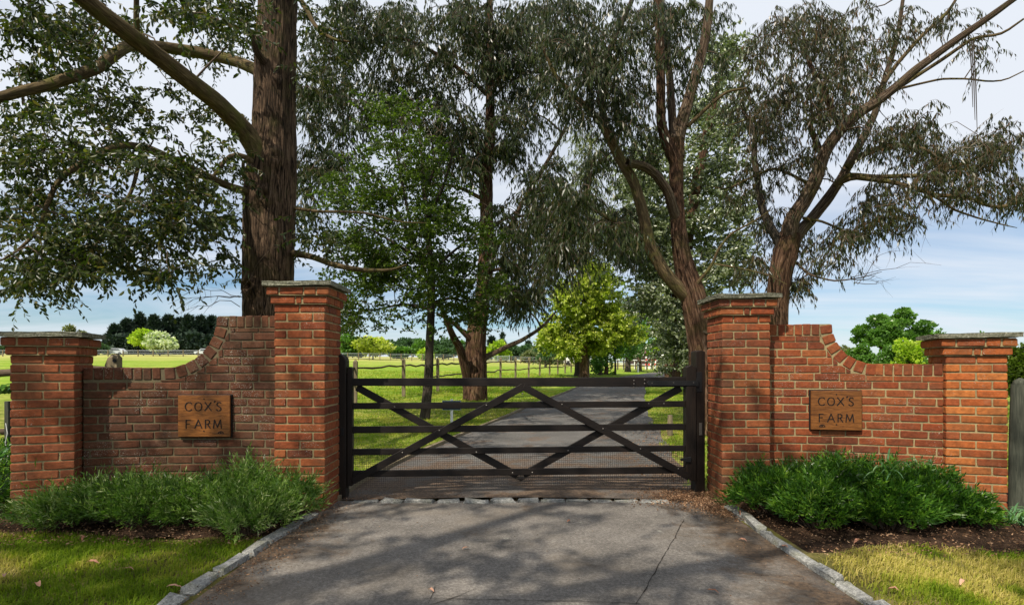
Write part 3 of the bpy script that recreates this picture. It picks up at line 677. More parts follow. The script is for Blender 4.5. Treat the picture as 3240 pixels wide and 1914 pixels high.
class Skel:
    """branch nodes that later twigs attach to"""
    def __init__(s): s.P = []; s.R = []
    def add(s, P, R): s.P += [tuple(p) for p in P]; s.R += list(R)
def trunk_mesh(name, P, R, mat, seg=40, step=.10, ridge=.09, knots=(), lobes=.06, flare=0):
    P, R, t = resample(P, R, step); n = len(P); g1 = rng.random((int(t[-1] / .3) + 3, seg)); g2 = rng.random((int(t[-1] / 1.3) + 3, 7))
    def samp(gr, tt, per):
        k = tt / per; i = np.minimum(k.astype(int), len(gr) - 2); f = (k - i)[:, None]; f = f * f * (3 - 2 * f); return gr[i] * (1 - f) + gr[i + 1] * f
    r1 = samp(g1, t, .3); r1 = r1 - .5
    a = np.arange(seg) * 7 / seg; i7 = a.astype(int); f7 = a - i7; f7 = f7 * f7 * (3 - 2 * f7); l = samp(g2, t, 1.3); l = l[:, i7 % 7] * (1 - f7) + l[:, (i7 + 1) % 7] * f7 - .5
    RR = R[:, None] * (1 + ridge * 2 * r1 + lobes * 2 * l)
    if flare: RR = RR * (1 + flare * np.exp(-t / .35))[:, None]
    V, F = tube_np(P, RR, seg); V3 = V.reshape(n, seg, 3); ctr = P[:, None]
    for (kp, kr, hol) in knots:
        d = np.linalg.norm(V3 - np.array(kp), axis=2); out = unit(V3 - ctr)
        V3 = V3 + out * (kr * .62 * np.exp(-((d - kr * .8) / (kr * .42)) ** 2) - hol * kr * 1.3 * np.exp(-(d / (kr * .55)) ** 2))[..., None]
    V = V3.reshape(-1, 3)
    me = meshnp(name, V, F, MAT[mat], True); uv = me.uv_layers.new(name='UVMap')
    seg_i = np.tile(np.arange(seg), n); per = 2 * PI * np.mean(R)
    u = seg_i / seg * max(1, per); vv = np.repeat(t, seg); li = F.ravel(); uu = u[li].reshape(-1, 4)
    wrap = (F % seg)[:, [1, 2]] == 0; uu[:, 1] = np.where(wrap[:, 0], max(1, per), uu[:, 1]); uu[:, 2] = np.where(wrap[:, 1], max(1, per), uu[:, 2])
    uv.data.foreach_set('uv', np.stack([uu.ravel(), vv[li]], 1).astype(np.float32).ravel()); return me, P, R
def limb(root, sk, name, P, R, mat, seg=14, ridge=.05, step=.12, keep=0, **k):
    P = np.array([tuple(p) for p in P]); lo = np.array(root.location)
    me, P2, R2 = trunk_mesh(name, P, R, mat, seg, step, ridge, **k); me.transform(Matrix.Translation(-root.location))
    o = link(name, me, root); sk.add(P2[keep:], R2[keep:]); return o
def twigs(root, sk, C, mat, rmax=.022, rmin=.004, name='twigs', seg=4, sag=.12, up=0):
    """connect every cluster centre to the branch work"""
    P = np.array(sk.P); R = np.array(sk.R); V = []; F = []; nb = 0
    base = np.array(sk.P); d0 = np.array([np.min(np.sum((base - c) ** 2, 1)) for c in C]); order = np.argsort(d0)
    cap_ = len(P) + len(C) * 4; PP = np.zeros((cap_, 3)); RR = np.zeros(cap_); n = len(P); PP[:n] = P; RR[:n] = R
    for i in order:
        c = C[i]; d = np.linalg.norm(PP[:n] - c, axis=1) + np.where(RR[:n] < .008, .25, 0); j = int(np.argmin(d)); a = PP[j]; L = np.linalg.norm(c - a)
        if L < .05: continue
        r0 = min(RR[j] * .7, rmin + rmax * min(1, L / 1.6)); t = np.linspace(0, 1, 5)[:, None]
        off = rng.normal(size=3) * L * .10; off[2] += L * (sag + up)
        Q = a + (c - a) * t + off * (4 * t * (1 - t)) + rng.normal(size=(5, 3)) * L * .025 * (t * (1 - t) * 4)
        rr = np.linspace(r0, max(rmin, r0 * .35), 5); v, f = tube_np(Q, rr, seg); V.append(v); F.append(f + nb); nb += len(v)
        PP[n:n + 4] = Q[1:]; RR[n:n + 4] = rr[1:]; n += 4
    V = np.concatenate(V) - np.array(root.location); return link(name, meshnp(name, V, np.concatenate(F), MAT[mat], True), root, kind='stuff'), (PP[:n], RR[:n])
def strands(root, C, R, k, m, slen, droop, leaf, wid, mat, shape='lance', hang=.5, tw=True, up=.2, twmat='twig', name='foliage', szvar=.25, tr=.0022):
    """leafy sprays round the cluster centres: k strands of m leaves each"""
    C = np.asarray(C); n = len(C); R = np.broadcast_to(R, (n,)) * rng.uniform(.45, 1.4, n)
    S = C[:, None] + unit(rng.normal(size=(n, k, 3))) * (rng.random((n, k, 1)) ** .6) * R[:, None, None] * np.array([1, 1, .75])
    D = rng.normal(size=(n, k, 3)); D[..., 2] = D[..., 2] * .4 + up; D = unit(D); SL = slen * rng.uniform(.6, 1.3, (n, k, 1))
    t = (np.arange(m) + rng.random((n, k, m))) / m
    Pl = S[:, :, None] + D[:, :, None] * SL[:, :, None] * t[..., None]; Pl[..., 2] -= droop * (SL * t ** 2)
    T = D[:, :, None] * 1.0 + np.zeros_like(Pl); T[..., 2] -= 2 * droop * t
    ld = unit(T) * .5 + unit(rng.normal(size=Pl.shape)) * .75; ld[..., 2] -= hang
    P = Pl.reshape(-1, 3); N_ = len(P)
    leaf_obj(name, root, mat, P, ld.reshape(-1, 3), leaf * rng.uniform(1 - szvar, 1 + szvar, N_), wid * rng.uniform(1 - szvar, 1 + szvar, N_), shape)
    if tw:
        q = np.linspace(0, 1, 4)[None, None, :, None]
        Q = S[:, :, None] + D[:, :, None] * SL[:, :, None] * q; Q[..., 2] -= droop * SL * (q[..., 0] ** 2)
        Q = Q.reshape(-1, 4, 3); m_ = len(Q); a = np.array([0, 2.1, 4.2]); ring3 = np.stack([np.cos(a), np.sin(a) * .5, np.sin(a)], 1)
        V = Q[:, :, None] + ring3[None, None] * np.array([tr, tr * .9, tr * .7, tr * .4])[None, :, None, None]
        i = np.arange(m_)[:, None, None] * 12 + np.arange(3)[None, :, None] * 3; j = np.arange(3)[None, None]; kk = (j + 1) % 3
        F = np.stack([i + j, i + kk, i + 3 + kk, i + 3 + j], -1).reshape(-1, 4)
        V = V.reshape(-1, 3) - np.array(root.location); link('fine_twigs', meshnp('fine_twigs', V, F, MAT[twmat]), root, kind='stuff')
def pushback(C, sk, rmin=.055, gap=.45, pad=.22):
    P = np.array(sk.P); R = np.array(sk.R); k = R > rmin; P = P[k]; R = R[k]; E = np.array([0, 0, EYE]); C = C.copy(); pa = (P - E) / P[:, 1:2]
    for i in range(len(C)):
        for _ in range(2):
            q = (C[i] - E) / C[i][1]; d = np.hypot(pa[:, 0] - q[0], pa[:, 2] - q[2]); h = (d < (R + pad) / P[:, 1]) & (C[i][1] < P[:, 1] + gap)
            if h.any(): y = P[h, 1].max() + gap + random.random() * .6; C[i] = E + q * y
    return C
def blobs(B, d0, d1, scale=1.0, px=1.0):
    out = []
    for (cx, cy, rx, ry, n) in B:
        for _ in range(max(1, int(round(n * scale)))):
            a = random.random() * 2 * PI; r = math.sqrt(random.random()) * 1.0
            d = random.uniform(d0, d1); out.append(tuple(W(cx + rx * r * math.cos(a), cy + ry * r * math.sin(a), d)))
    return np.array(out)
def dead_twigs(root, P0, dirv, n, L, mat='twigpale', r=.008):
    V = []; F = []; nb = 0
    for _ in range(n):
        d = unit(np.array(dirv) + rng.normal(size=3) * .45); Q = [np.array(P0) + rng.normal(size=3) * .05]
        for k in range(6): Q.append(Q[-1] + d * L / 6); d = unit(d + rng.normal(size=3) * .28 + np.array([0, 0, -.05]))
        v, f = tube_np(Q, np.linspace(r, .0015, 7), 4); V.append(v); F.append(f + nb); nb += len(v)
        for q in Q[2:6]:
            e = unit(d + rng.normal(size=3) * .8); v, f = tube_np([q, q + e * L * .12, q + e * L * .25 + rng.normal(size=3) * .03], [.003, .002, .001], 3); V.append(v); F.append(f + nb); nb += len(v)
    link('dead_twigs', meshnp('dead_twigs', np.concatenate(V) - np.array(root.location), np.concatenate(F), MAT[mat], True), root, kind='stuff')

# --- the big tree behind the left wall
def WFd(pts): return [WF(x, y, d) for x, y, d in pts]
D1 = 8.7
T1 = empty('gum_tree', WF(850, 1400, D1), 0, 'massive straight stringy barked tree directly behind the tall left pier, boughs reaching left', 'tree'); T1.location.z = 0
sk = Skel()
kn = [(WF(868, 490, D1 - .37), .13, .8), (WF(836, 618, D1 - .37), .11, .6), (WF(792, 905, D1 - .30), .12, 1.1), (WF(823, 985, D1 - .36), .09, .2), (WF(786, 548, D1 - .3), .10, .1), (WF(880, 250, D1 - .3), .07, .4)]
P = WFd([(852, 1640, D1), (850, 1400, D1), (850, 1130, D1), (850, 900, D1), (852, 760, D1), (853, 640, D1), (862, 520, D1), (870, 400, D1), (872, 200, D1), (880, 0, D1), (886, -300, D1), (893, -700, D1), (900, -1200, D1 + .2)])
R = [.46, .41, .375, .37, .372, .375, .35, .315, .30, .28, .25, .19, .09]
limb(T1, sk, 'trunk', P, R, 'bark', 88, .05, .06, keep=60, knots=kn, lobes=.05)
def lp(pts): return WFd(pts)
limb(T1, sk, 'limb', lp([(850, 530, 8.6), (802, 453, 8.45), (755, 392, 8.2), (684, 321, 7.8), (590, 250, 7.3), (495, 175, 6.9), (401, 104, 6.5), (307, 33, 6.2), (264, -5, 6.05), (180, -70, 5.8), (60, -190, 5.5), (-60, -330, 5.3)]),
     [.22, .165, .135, .12, .112, .106, .10, .096, .092, .085, .06, .04], 'limb', 22, .02)
limb(T1, sk, 'limb', lp([(850, 245, 8.8), (811, 222, 8.9), (755, 198, 9.0), (684, 179, 9.0), (613, 165, 8.9), (519, 151, 8.6), (440, 142, 8.2), (400, 148, 8.0), (354, 179, 7.7), (307, 217, 7.5), (226, 245, 7.2), (142, 274, 7), (71, 288, 6.8), (0, 309, 6.6), (-90, 330, 6.4), (-200, 320, 6.2)]),
     [.11, .09, .085, .085, .085, .082, .08, .078, .078, .076, .073, .068, .062, .057, .05, .03], 'limb', 18, .03)
limb(T1, sk, 'limb', lp([(840, 630, 8.6), (783, 608, 8.4), (722, 590, 8.2), (660, 561, 7.9), (590, 528, 7.6), (533, 500, 7.3), (472, 472, 7.1), (410, 460, 6.9), (349, 472, 6.7), (292, 500, 6.5), (226, 538, 6.3), (184, 571, 6.2), (160, 623, 6.1), (142, 665, 6), (131, 710, 6), (96, 758, 5.9), (44, 802, 5.8), (0, 826, 5.7)]),
     [.08, .062, .055, .055, .055, .052, .05, .045, .04, .034, .03, .028, .025, .022, .02, .017, .013, .008], 'limb', 12, .03, lobes=.1)
limb(T1, sk, 'limb', lp([(800, 515, 8.4), (775, 495, 8.3), (740, 487, 8.2), (712, 507, 8.1), (690, 540, 8), (650, 590, 7.9), (625, 660, 7.8)]), [.05, .04, .036, .032, .028, .02, .01], 'limb', 10)
limb(T1, sk, 'limb', lp([(800, 590, 8.35), (778, 565, 8.3), (765, 530, 8.2), (772, 505, 8.15), (790, 500, 8.2)]), [.04, .03, .028, .024, .015], 'limb', 8)
limb(T1, sk, 'limb', lp([(850, 790, 8.8), (900, 798, 8.75), (945, 804, 8.6), (985, 811, 8.4), (1051, 837, 8.1), (1100, 848, 8), (1160, 856, 7.9), (1240, 855, 7.8), (1288, 837, 7.7)]), [.08, .075, .054, .046, .042, .037, .03, .02, .01], 'limb', 10)
limb(T1, sk, 'limb', lp([(860, 650, 8.8), (905, 655, 8.75), (940, 660, 8.65), (1009, 670, 8.5), (1082, 670, 8.4), (1155, 673, 8.3), (1264, 703, 8.2), (1349, 706, 8.1)]), [.05, .04, .028, .022, .02, .017, .012, .006], 'limb', 8)
limb(T1, sk, 'limb', lp([(900, -60, 8.7), (960, 12, 8.5), (997, 85, 8.3), (1051, 127, 8.2), (1106, 133, 8.1)]), [.06, .035, .03, .025, .012], 'limb', 8)
limb(T1, sk, 'limb', lp([(850, 215, 8.5), (812, 170, 8.3), (800, 120, 8.2), (770, 60, 8.1), (700, -40, 7.9)]), [.06, .05, .035, .03, .02], 'bark', 12)
limb(T1, sk, 'limb', lp([(433, 130, 6.7), (431, 60, 6.6), (432, -20, 6.5), (440, -120, 6.4)]), [.045, .03, .028, .02], 'limb', 8)
for pts, r in (([(590, 530, 7.5), (560, 470, 7.4), (590, 520, 7.4)], .02), ([(450, 470, 7), (420, 600, 6.9), (350, 720, 6.8), (290, 790, 6.7), (220, 860, 6.6)], .026), ([(600, 530, 7.6), (590, 640, 7.5), (530, 740, 7.4), (470, 810, 7.3), (400, 860, 7.2)], .024), ([(330, 480, 6.6), (300, 560, 6.5), (270, 640, 6.4)], .016), ([(690, 575, 8), (640, 680, 7.9), (600, 760, 7.8)], .016), ([(250, 520, 6.4), (200, 480, 6.3), (120, 470, 6.2)], .012)):
    limb(T1, sk, 'limb', lp(pts), np.linspace(r, .006, len(pts)), 'limb', 7)
B1 = [(70, 70, 110, 80, 15), (230, 60, 110, 60, 11), (160, 170, 130, 55, 12), (330, 120, 60, 40, 3), (450, 60, 100, 66, 12), (570, 90, 60, 75, 9), (470, 140, 80, 28, 5), (422, 250, 28, 65, 4), (60, 240, 70, 50, 5), (170, 270, 90, 70, 11),
      (60, 400, 80, 50, 8), (210, 400, 80, 60, 9), (330, 330, 75, 75, 11), (300, 255, 45, 35, 3), (380, 400, 60, 50, 5), (530, 290, 50, 45, 5), (555, 400, 50, 60, 5), (480, 440, 55, 45, 5), (60, 520, 90, 70, 12), (200, 540, 105, 80, 16), (350, 540, 105, 80, 15),
      (490, 560, 85, 70, 10), (60, 650, 75, 60, 9), (170, 630, 75, 50, 9), (330, 650, 95, 40, 9), (420, 670, 45, 25, 3), (520, 630, 60, 35, 4), (40, 700, 45, 25, 3), (120, 690, 40, 25, 2), (570, 500, 30, 50, 3), (180, 560, 200, 130, 14), (430, 560, 120, 100, 7), (110, 320, 120, 50, 6), (130, 110, 160, 100, 8), (560, 60, 60, 50, 4), (520, 400, 90, 60, 5)]
C1 = blobs(B1, 5.6, 8.2, .84)
C1b = np.concatenate([blobs([(770, 60, 45, 60, 5), (745, 600, 22, 50, 3), (790, 160, 40, 50, 3), (790, 590, 60, 40, 3), (640, 700, 40, 25, 2)], 7.6, 9)])
C1 = pushback(np.concatenate([C1, C1b]), sk)
strands(T1, C1, .27, 8, 14, .34, .5, .076, .033, 'l_gum', 'ovate', .45)
twigs(T1, sk, C1, 'twig', .022, .0045)
dead_twigs(T1, WF(760, 945, 8.3), (-1, -.3, .1), 5, 1.0, 'twig', .006)
# the crown of the same tree above the frame: it throws the dapple on the walls and the drive
def lit(x, z_or_y, wallp):      # where the photograph shows sun patches: 0 = keep clear, 1 = shade
    L_ = 0
    if wallp:
        for (cx, cz, rx, rz, w_) in ((4.1, .75, .42, .55, 1), (3.55, .55, .35, .35, .9), (3.2, 1.1, .5, .16, .5), (2.35, .5, .3, .75, .8), (2.15, 1.3, .2, .35, .5), (2.8, .35, .3, .3, .5), (-1.9, 1.2, .26, .5, .6), (-1.8, .35, .3, .25, .4), (-2.5, .3, .25, .2, .35)):
            if ((x - cx) / rx) ** 2 + ((z_or_y - cz) / rz) ** 2 < 1: L_ = max(L_, w_)
    else:
        for (cx, cy, rx, ry, w_) in ((.85, 4.55, .55, .35, .95), (-.75, 3.95, .5, .16, .85), (.1, 3.1, 1.3, .2, .75), (1.1, 3.6, .35, .22, .7), (-.9, 3.3, .35, .12, .6), (-2.9, 3.55, .5, .14, .75), (-3.3, 3.0, .6, .2, .6), (-2.3, 4.3, .5, .2, .5), (3.2, 3.5, .5, .18, .8), (2.5, 3.1, .25, .3, .9), (4.1, 3.3, .5, .15, .7), (2.2, 4.5, .3, .25, .8),
                                     (3.1, 4.5, .25, .3, .6), (-.2, 5.4, .5, .2, .5), (1.3, 5.9, .5, .2, .9), (.6, 6.5, .7, .2, .8), (1.2, 4.9, .4, .3, .7)):
            if ((x - cx) / rx) ** 2 + ((z_or_y - cy) / ry) ** 2 < 1: L_ = max(L_, w_)
    return L_
def shadow_of(p):               # where the sun throws a point: on the plane of the walls or on the ground
    t = (p[1] - 5.0) / SUN.y; x, z = p[0] - SUN.x * t, p[2] - SUN.z * t
    if t > 0: pass
    t2 = p[2] / SUN.z; gx, gy = p[0] - SUN.x * t2, p[1] - SUN.y * t2
    if gy > 5.0:
        tw = (5.0 - p[1]) / -SUN.y; xw, zw = p[0] - SUN.x * tw, p[2] - SUN.z * tw
        if zw < 2.0 and not (-1.6 < xw < 2.0): return (xw, zw, True)
    return (gx, gy, False)
def sees(p):                    # inside the photograph's field of view
    if p[1] < .5: return False
    return abs(p[0] / p[1]) < .97 and (p[2] - EYE) / p[1] < .70
def canopy(cx, cy, cz, rx, ry, rz, n, dens):  # leaf clusters skipped over wanted sun patches, so the gaps shape the shade
    out = []; k = 0
    while len(out) < n and k < n * 60:
        k += 1; v = unit(rng.normal(size=3)) * rng.random() ** .4; p = np.array([cx + v[0] * rx, cy + v[1] * ry, cz + v[2] * rz])
        if sees(p) or p[2] < 4: continue
        x, q, wl = shadow_of(p)
        if rng.random() < lit(x, q, wl) * 1.02: continue
        if rng.random() > dens: continue
        out.append(p)
    return np.array(out)
Cu = canopy(-4.6, 6.5, 11.5, 5.5, 6, 4.5, 85, 1)
skU = Skel(); skU.add([p for p in sk.P if p[2] > 6.5], [r for p, r in zip(sk.P, sk.R) if p[2] > 6.5])
strands(T1, Cu, .5, 8, 11, .5, .4, .11, .05, 'l_gum', 'ovate', .4, tw=False, name='upper_foliage')
twigs(T1, skU, Cu, 'twig', .05, .008, name='upper_branches')
# unseen roadside tree added behind the viewpoint, crown shaped to cast the dapple
T0 = empty('roadside_shade_tree', (-8.2, -4.6, 0), 0, 'tall spreading unseen roadside tree, crown shaped so its shade dapples the entrance', 'tree'); sk0 = Skel()
limb(T0, sk0, 'trunk', [(-8.2, -4.6, -.2), (-8.1, -4.6, 2), (-7.8, -4.4, 5), (-7.2, -4.0, 8), (-6.6, -3.6, 11), (-6.3, -3.4, 13)], [.42, .35, .3, .24, .14, .06], 'bark', 20, .05, keep=25)
limb(T0, sk0, 'limb', [(-7.8, -4.4, 5), (-6, -3.2, 6.6), (-4, -2, 7.6), (-1.5, -1.2, 8.2)], [.2, .15, .1, .05], 'limb', 10)
limb(T0, sk0, 'limb', [(-7.7, -4.3, 5.5), (-8.4, -2.5, 7), (-8.6, -.6, 8), (-8.2, .4, 8.6)], [.16, .12, .08, .03], 'limb', 10)
C0 = canopy(-4.4, -1.9, 8.0, 6.2, 2.6, 2.3, 190, 1)
strands(T0, C0, .34, 8, 12, .38, .3, .10, .052, 'l_green', 'ovate', .3, tw=False)
twigs(T0, sk0, C0, 'twig', .04, .006)

# --- the large gum behind the drive fence, centre
T2 = empty('eucalyptus_tree', (-1.55, 18.4, gzf(-1.5, 18.4)), 0, 'big red barked eucalyptus on the verge left of the drive, low bough reaching right', 'tree')
sk = Skel(); D2 = 18.4
P = WFd([(1500, 1300, D2), (1503, 1262, D2), (1503, 1190, D2), (1510, 1040, D2), (1530, 943, D2), (1540, 800, D2), (1538, 546, D2), (1550, 425, D2), (1551, 200, D2), (1549, 0, D2), (1552, -300, D2)])
limb(T2, sk, 'trunk', P, [.48, .40, .36, .31, .26, .24, .21, .16, .13, .10, .05], 'bark_red', 60, .07, .10, keep=10, lobes=.12, knots=[(WF(1504, 1180, D2 - .35), .12, .7), (WF(1497, 1035, D2 - .3), .1, .3)])
for pts, R, mt in (([(1510, 1150), (1535, 1130), (1578, 1110), (1616, 1091), (1650, 1077), (1697, 1048), (1725, 1025), (1760, 985)], [.15, .10, .085, .08, .072, .06, .05, .03], 'bark_gum'),
                   ([(1490, 1225), (1475, 1175), (1453, 1095), (1434, 1067), (1412, 1010), (1390, 960)], [.2, .16, .13, .11, .08, .05], 'bark_red'),
                   ([(1500, 1090), (1492, 1077), (1453, 1039), (1430, 1018), (1380, 990)], [.13, .10, .07, .06, .03], 'bark_red'),
                   ([(1540, 850), (1573, 776), (1616, 716), (1652, 643), (1688, 582), (1737, 503), (1773, 437), (1807, 364), (1803, 315), (1790, 250)], [.10, .08, .075, .07, .065, .06, .05, .04, .03, .02], 'bark_gum'),
                   ([(1536, 570), (1488, 528), (1428, 467), (1361, 418), (1312, 388), (1240, 370)], [.10, .08, .07, .06, .05, .02], 'bark_red'),
                   ([(1540, 520), (1500, 470), (1470, 400), (1440, 350), (1410, 250)], [.09, .08, .06, .05, .02], 'bark_red'),
                   ([(1548, 160), (1520, 120), (1490, 60), (1480, -30)], [.08, .07, .05, .04], 'bark_red'), ([(1550, 300), (1600, 220), (1660, 160), (1720, 100)], [.08, .06, .05, .03], 'bark_gum'),
                   ([(1540, 730), (1600, 690), (1680, 680), (1760, 700)], [.07, .05, .04, .02], 'bark_gum'), ([(1535, 860), (1590, 850), (1640, 835), (1700, 850)], [.07, .05, .04, .02], 'bark_gum'),
                   ([(1540, 300), (1480, 240), (1400, 180), (1300, 130), (1200, 110)], [.08, .07, .06, .04, .02], 'bark_red'), ([(1545, 640), (1450, 590), (1350, 580), (1200, 610), (1080, 650)], [.07, .06, .05, .035, .015], 'bark_gum')):
    dd = np.linspace(0, random.uniform(-1.8, 1.2), len(pts)); limb(T2, sk, 'limb', [WF(x, y, D2 + e) for (x, y), e in zip(pts, dd)], R, mt, 12, .05, .2)
B2 = [(900, 80, 130, 100, 30), (1060, 70, 130, 90, 34), (1200, 90, 120, 110, 36), (1300, 120, 85, 115, 26), (800, 120, 55, 110, 12), (790, 330, 55, 110, 15), (765, 500, 40, 60, 7), (870, 250, 80, 75, 14), (1000, 230, 90, 80, 18), (1120, 260, 90, 90, 20),
      (1250, 250, 80, 80, 15), (1180, 380, 90, 55, 14), (1280, 360, 55, 55, 8), (1320, 490, 45, 55, 8), (1260, 530, 60, 60, 9), (1275, 620, 70, 60, 14), (1290, 690, 50, 55, 13), (1250, 745, 60, 45, 7), (1200, 690, 60, 70, 7), (1090, 420, 80, 60, 8), (830, 420, 50, 60, 6), (765, 210, 40, 80, 9), (760, 400, 35, 60, 6), (1350, 430, 40, 60, 8), (1340, 540, 35, 60, 6)]
C2 = pushback(blobs(B2, 15.8, 20.5, 1.2), sk, .15, .5, .1)
strands(T2, C2, .50, 11, 15, .66, .8, .19, .044, 'l_euc', 'lance', 1.4, tw=True, tr=.005)
twigs(T2, sk, C2, 'twig', .05, .013)

# --- the small fresh green tree in front of it
T3 = empty('hawthorn_tree', tuple(WF(1345, 1326, 12.9)[:2]) + (0,), 0, 'slender dark stemmed tree with small bright green leaves, standing on the verge', 'tree'); sk = Skel(); D3 = 12.9
limb(T3, sk, 'trunk', WFd([(1340, 1345, D3), (1347, 1300, D3), (1356, 1200, D3), (1360, 1087, D3), (1364, 991, D3), (1366, 895, D3), (1358, 780, D3), (1349, 667, D3), (1340, 560, D3), (1330, 450, D3), (1320, 350, D3)]), [.135, .115, .1, .095, .09, .085, .07, .055, .045, .03, .012], 'bark_dark', 26, .09, .08, keep=14)
for pts in ([(1366, 930), (1310, 760), (1276, 600), (1262, 515), (1240, 400), (1230, 330)], [(1360, 840), (1300, 800), (1200, 740), (1120, 700), (1060, 640)], [(1362, 860), (1430, 800), (1500, 740), (1540, 650)], [(1350, 700), (1400, 600), (1430, 500), (1440, 420)],
            [(1365, 980), (1280, 960), (1190, 980), (1110, 990)], [(1364, 960), (1430, 940), (1480, 960), (1530, 930)], [(1310, 770), (1220, 600), (1160, 520), (1130, 450)], [(1345, 620), (1380, 520), (1360, 420)]):
    dd = np.linspace(0, random.uniform(-1, 1), len(pts)); limb(T3, sk, 'limb', [WF(x, y, D3 + e) for (x, y), e in zip(pts, dd)], np.linspace(.045, .008, len(pts)), 'bark_dark', 7, .05, .2)
B3 = [(980, 350, 110, 90, 16), (880, 470, 75, 85, 17), (1000, 500, 110, 100, 24), (1110, 560, 80, 90, 14), (875, 640, 80, 85, 20), (1000, 670, 110, 80, 24), (1110, 690, 80, 70, 15), (900, 765, 75, 40, 11), (1090, 760, 90, 50, 11), (960, 265, 60, 45, 6), (1190, 630, 50, 90, 9), (1010, 590, 120, 120, 20), (1180, 770, 50, 40, 5), (840, 790, 30, 25, 3)]
C3 = blobs(B3, 11.6, 14.4, 1.5)
strands(T3, C3, .42, 10, 15, .38, .15, .066, .046, 'l_green', 'ovate', .1, tw=True, tr=.003, up=.1)
twigs(T3, sk, C3, 'twig', .02, .004, up=.05)

# --- forked gum right of the drive
T4 = empty('eucalyptus_tree', (3.52, 10.2, 0), 0, 'many stemmed eucalyptus with peeling bark forking up just behind the hinge side pier', 'tree'); sk = Skel(); D4 = 10.2
def l4(pts, R, mt='bark_gum', seg=22, de=0, **k):
    dd = np.linspace(0, de, len(pts)); limb(T4, sk, 'limb' if k.pop('nm', 0) == 0 else 'trunk', [WF(x, y, D4 + e) for (x, y), e in zip(pts, dd)], R, mt, seg, .05, .1, **k)
l4([(2232, 1380), (2230, 1250), (2222, 1103), (2206, 1007), (2189, 927), (2168, 860), (2152, 788), (2143, 692), (2140, 607), (2141, 500), (2142, 440)], [.33, .29, .25, .23, .22, .18, .15, .13, .12, .125, .12], 'bark_red', 40, 0, nm=1, keep=40)
l4([(2141, 520), (2118, 472), (2091, 397), (2090, 292), (2089, 167), (2084, 42), (2076, -60), (2068, -250)], [.12, .10, .085, .08, .075, .07, .06, .04], 'bark_red', 22, -.4)
l4([(2142, 500), (2144, 450), (2153, 397), (2180, 313), (2210, 209), (2235, 104), (2245, 0), (2262, -200)], [.13, .12, .12, .10, .095, .085, .075, .05], 'bark_gum', 24, .5)
l4([(2138, 480), (2128, 400), (2122, 292), (2112, 167), (2101, 70), (2090, -100)], [.1, .075, .07, .06, .045, .03], 'bark_gum', 16, .7)
l4([(2195, 950), (2151, 920), (2103, 863), (2055, 777), (2036, 680), (2007, 580), (1969, 515), (1945, 470), (1926, 430), (1905, 397), (1880, 363), (1838, 326), (1800, 292), (1758, 242), (1720, 160)], [.15, .12, .11, .105, .095, .09, .09, .085, .07, .06, .055, .05, .045, .035, .02], 'limb', 22, -.9)
l4([(2142, 700), (2129, 660), (2113, 607), (2076, 553), (2039, 527), (1985, 515)], [.1, .09, .085, .08, .08, .07], 'bark_gum', 16, -.6)
l4([(2055, 790), (2044, 767), (1980, 719), (1927, 692), (1880, 665), (1822, 646), (1770, 610)], [.06, .05, .042, .036, .028, .02, .012], 'limb', 10, -.4)
l4([(1945, 450), (1909, 376), (1900, 292), (1913, 209), (1934, 146), (1972, 63), (2001, 0), (2020, -80)], [.08, .07, .06, .055, .05, .045, .04, .03], 'bark_dark', 12, -.3)
l4([(1900, 330), (1960, 150), (2010, 110), (2070, 85), (2130, 20)], [.04, .035, .03, .028, .02], 'limb', 8, .3)
l4([(2192, 925), (2199, 905), (2252, 841), (2273, 788), (2311, 740), (2380, 703), (2440, 665)], [.045, .033, .028, .024, .02, .014, .008], 'limb', 8, -.8)
l4([(2260, 835), (2350, 850), (2430, 870), (2490, 900)], [.016, .012, .009, .005], 'limb', 6, -.7)
l4([(2175, 1010), (2195, 1035), (2225, 1050), (2260, 1060)], [.05, .045, .04, .03], 'bark_gum', 10, -.3)
l4([(2175, 400), (2250, 330), (2300, 290), (2360, 280)], [.04, .03, .025, .015], 'limb', 8, -.3)
B4 = [(1390, 60, 75, 75, 20), (1480, 100, 85, 100, 28), (1430, 200, 75, 90, 22), (1500, 280, 55, 65, 10), (1590, 60, 60, 55, 10), (1700, 50, 70, 50, 10), (1560, 220, 45, 85, 8), (1600, 350, 50, 50, 6), (1755, 120, 25, 45, 3), (1430, 520, 42, 60, 14), (1395, 590, 32, 55, 12),
      (1500, 575, 36, 55, 11), (1400, 470, 35, 45, 5), (1490, 420, 45, 45, 5), (1540, 540, 40, 60, 4), (1335, 560, 28, 55, 4), (1690, 230, 32, 55, 4), (1360, 640, 20, 45, 4), (1640, 130, 50, 60, 6), (1545, 640, 22, 40, 2)]
C4 = pushback(blobs(B4, 8.6, 11.8, 1.15), sk, .06, .3, .12)
strands(T4, C4, .27, 11, 13, .40, .95, .125, .0245, 'l_euc', 'lance', 1.6, tr=.0028)
twigs(T4, sk, C4, 'twig', .028, .0065)

# --- leaning gum on the far right
T5 = empty('eucalyptus_tree', (5.75, 11.6, 0), 0, 'leaning eucalyptus behind the right wall, boughs sweeping up to the right', 'tree'); sk = Skel(); D5 = 11.6
def l5(pts, R, mt='bark_gum', seg=20, de=0, d0=0, nm='limb', **k):
    dd = np.linspace(d0, de, len(pts)); limb(T5, sk, nm, [WF(x, y, D5 + e) for (x, y), e in zip(pts, dd)], R, mt, seg, .05, .12, **k)
l5([(2440, 1380), (2445, 1200), (2452, 1050), (2458, 953), (2467, 873), (2487, 799), (2500, 740)], [.32, .28, .23, .215, .22, .235, .2], 'bark_red', 40, 0, nm='trunk', keep=26)
l5([(2480, 800), (2466, 767), (2433, 713), (2407, 650), (2399, 580), (2386, 500), (2388, 430), (2372, 380), (2350, 350)], [.14, .10, .085, .075, .07, .065, .055, .045, .03], 'bark_dark', 14, .4)
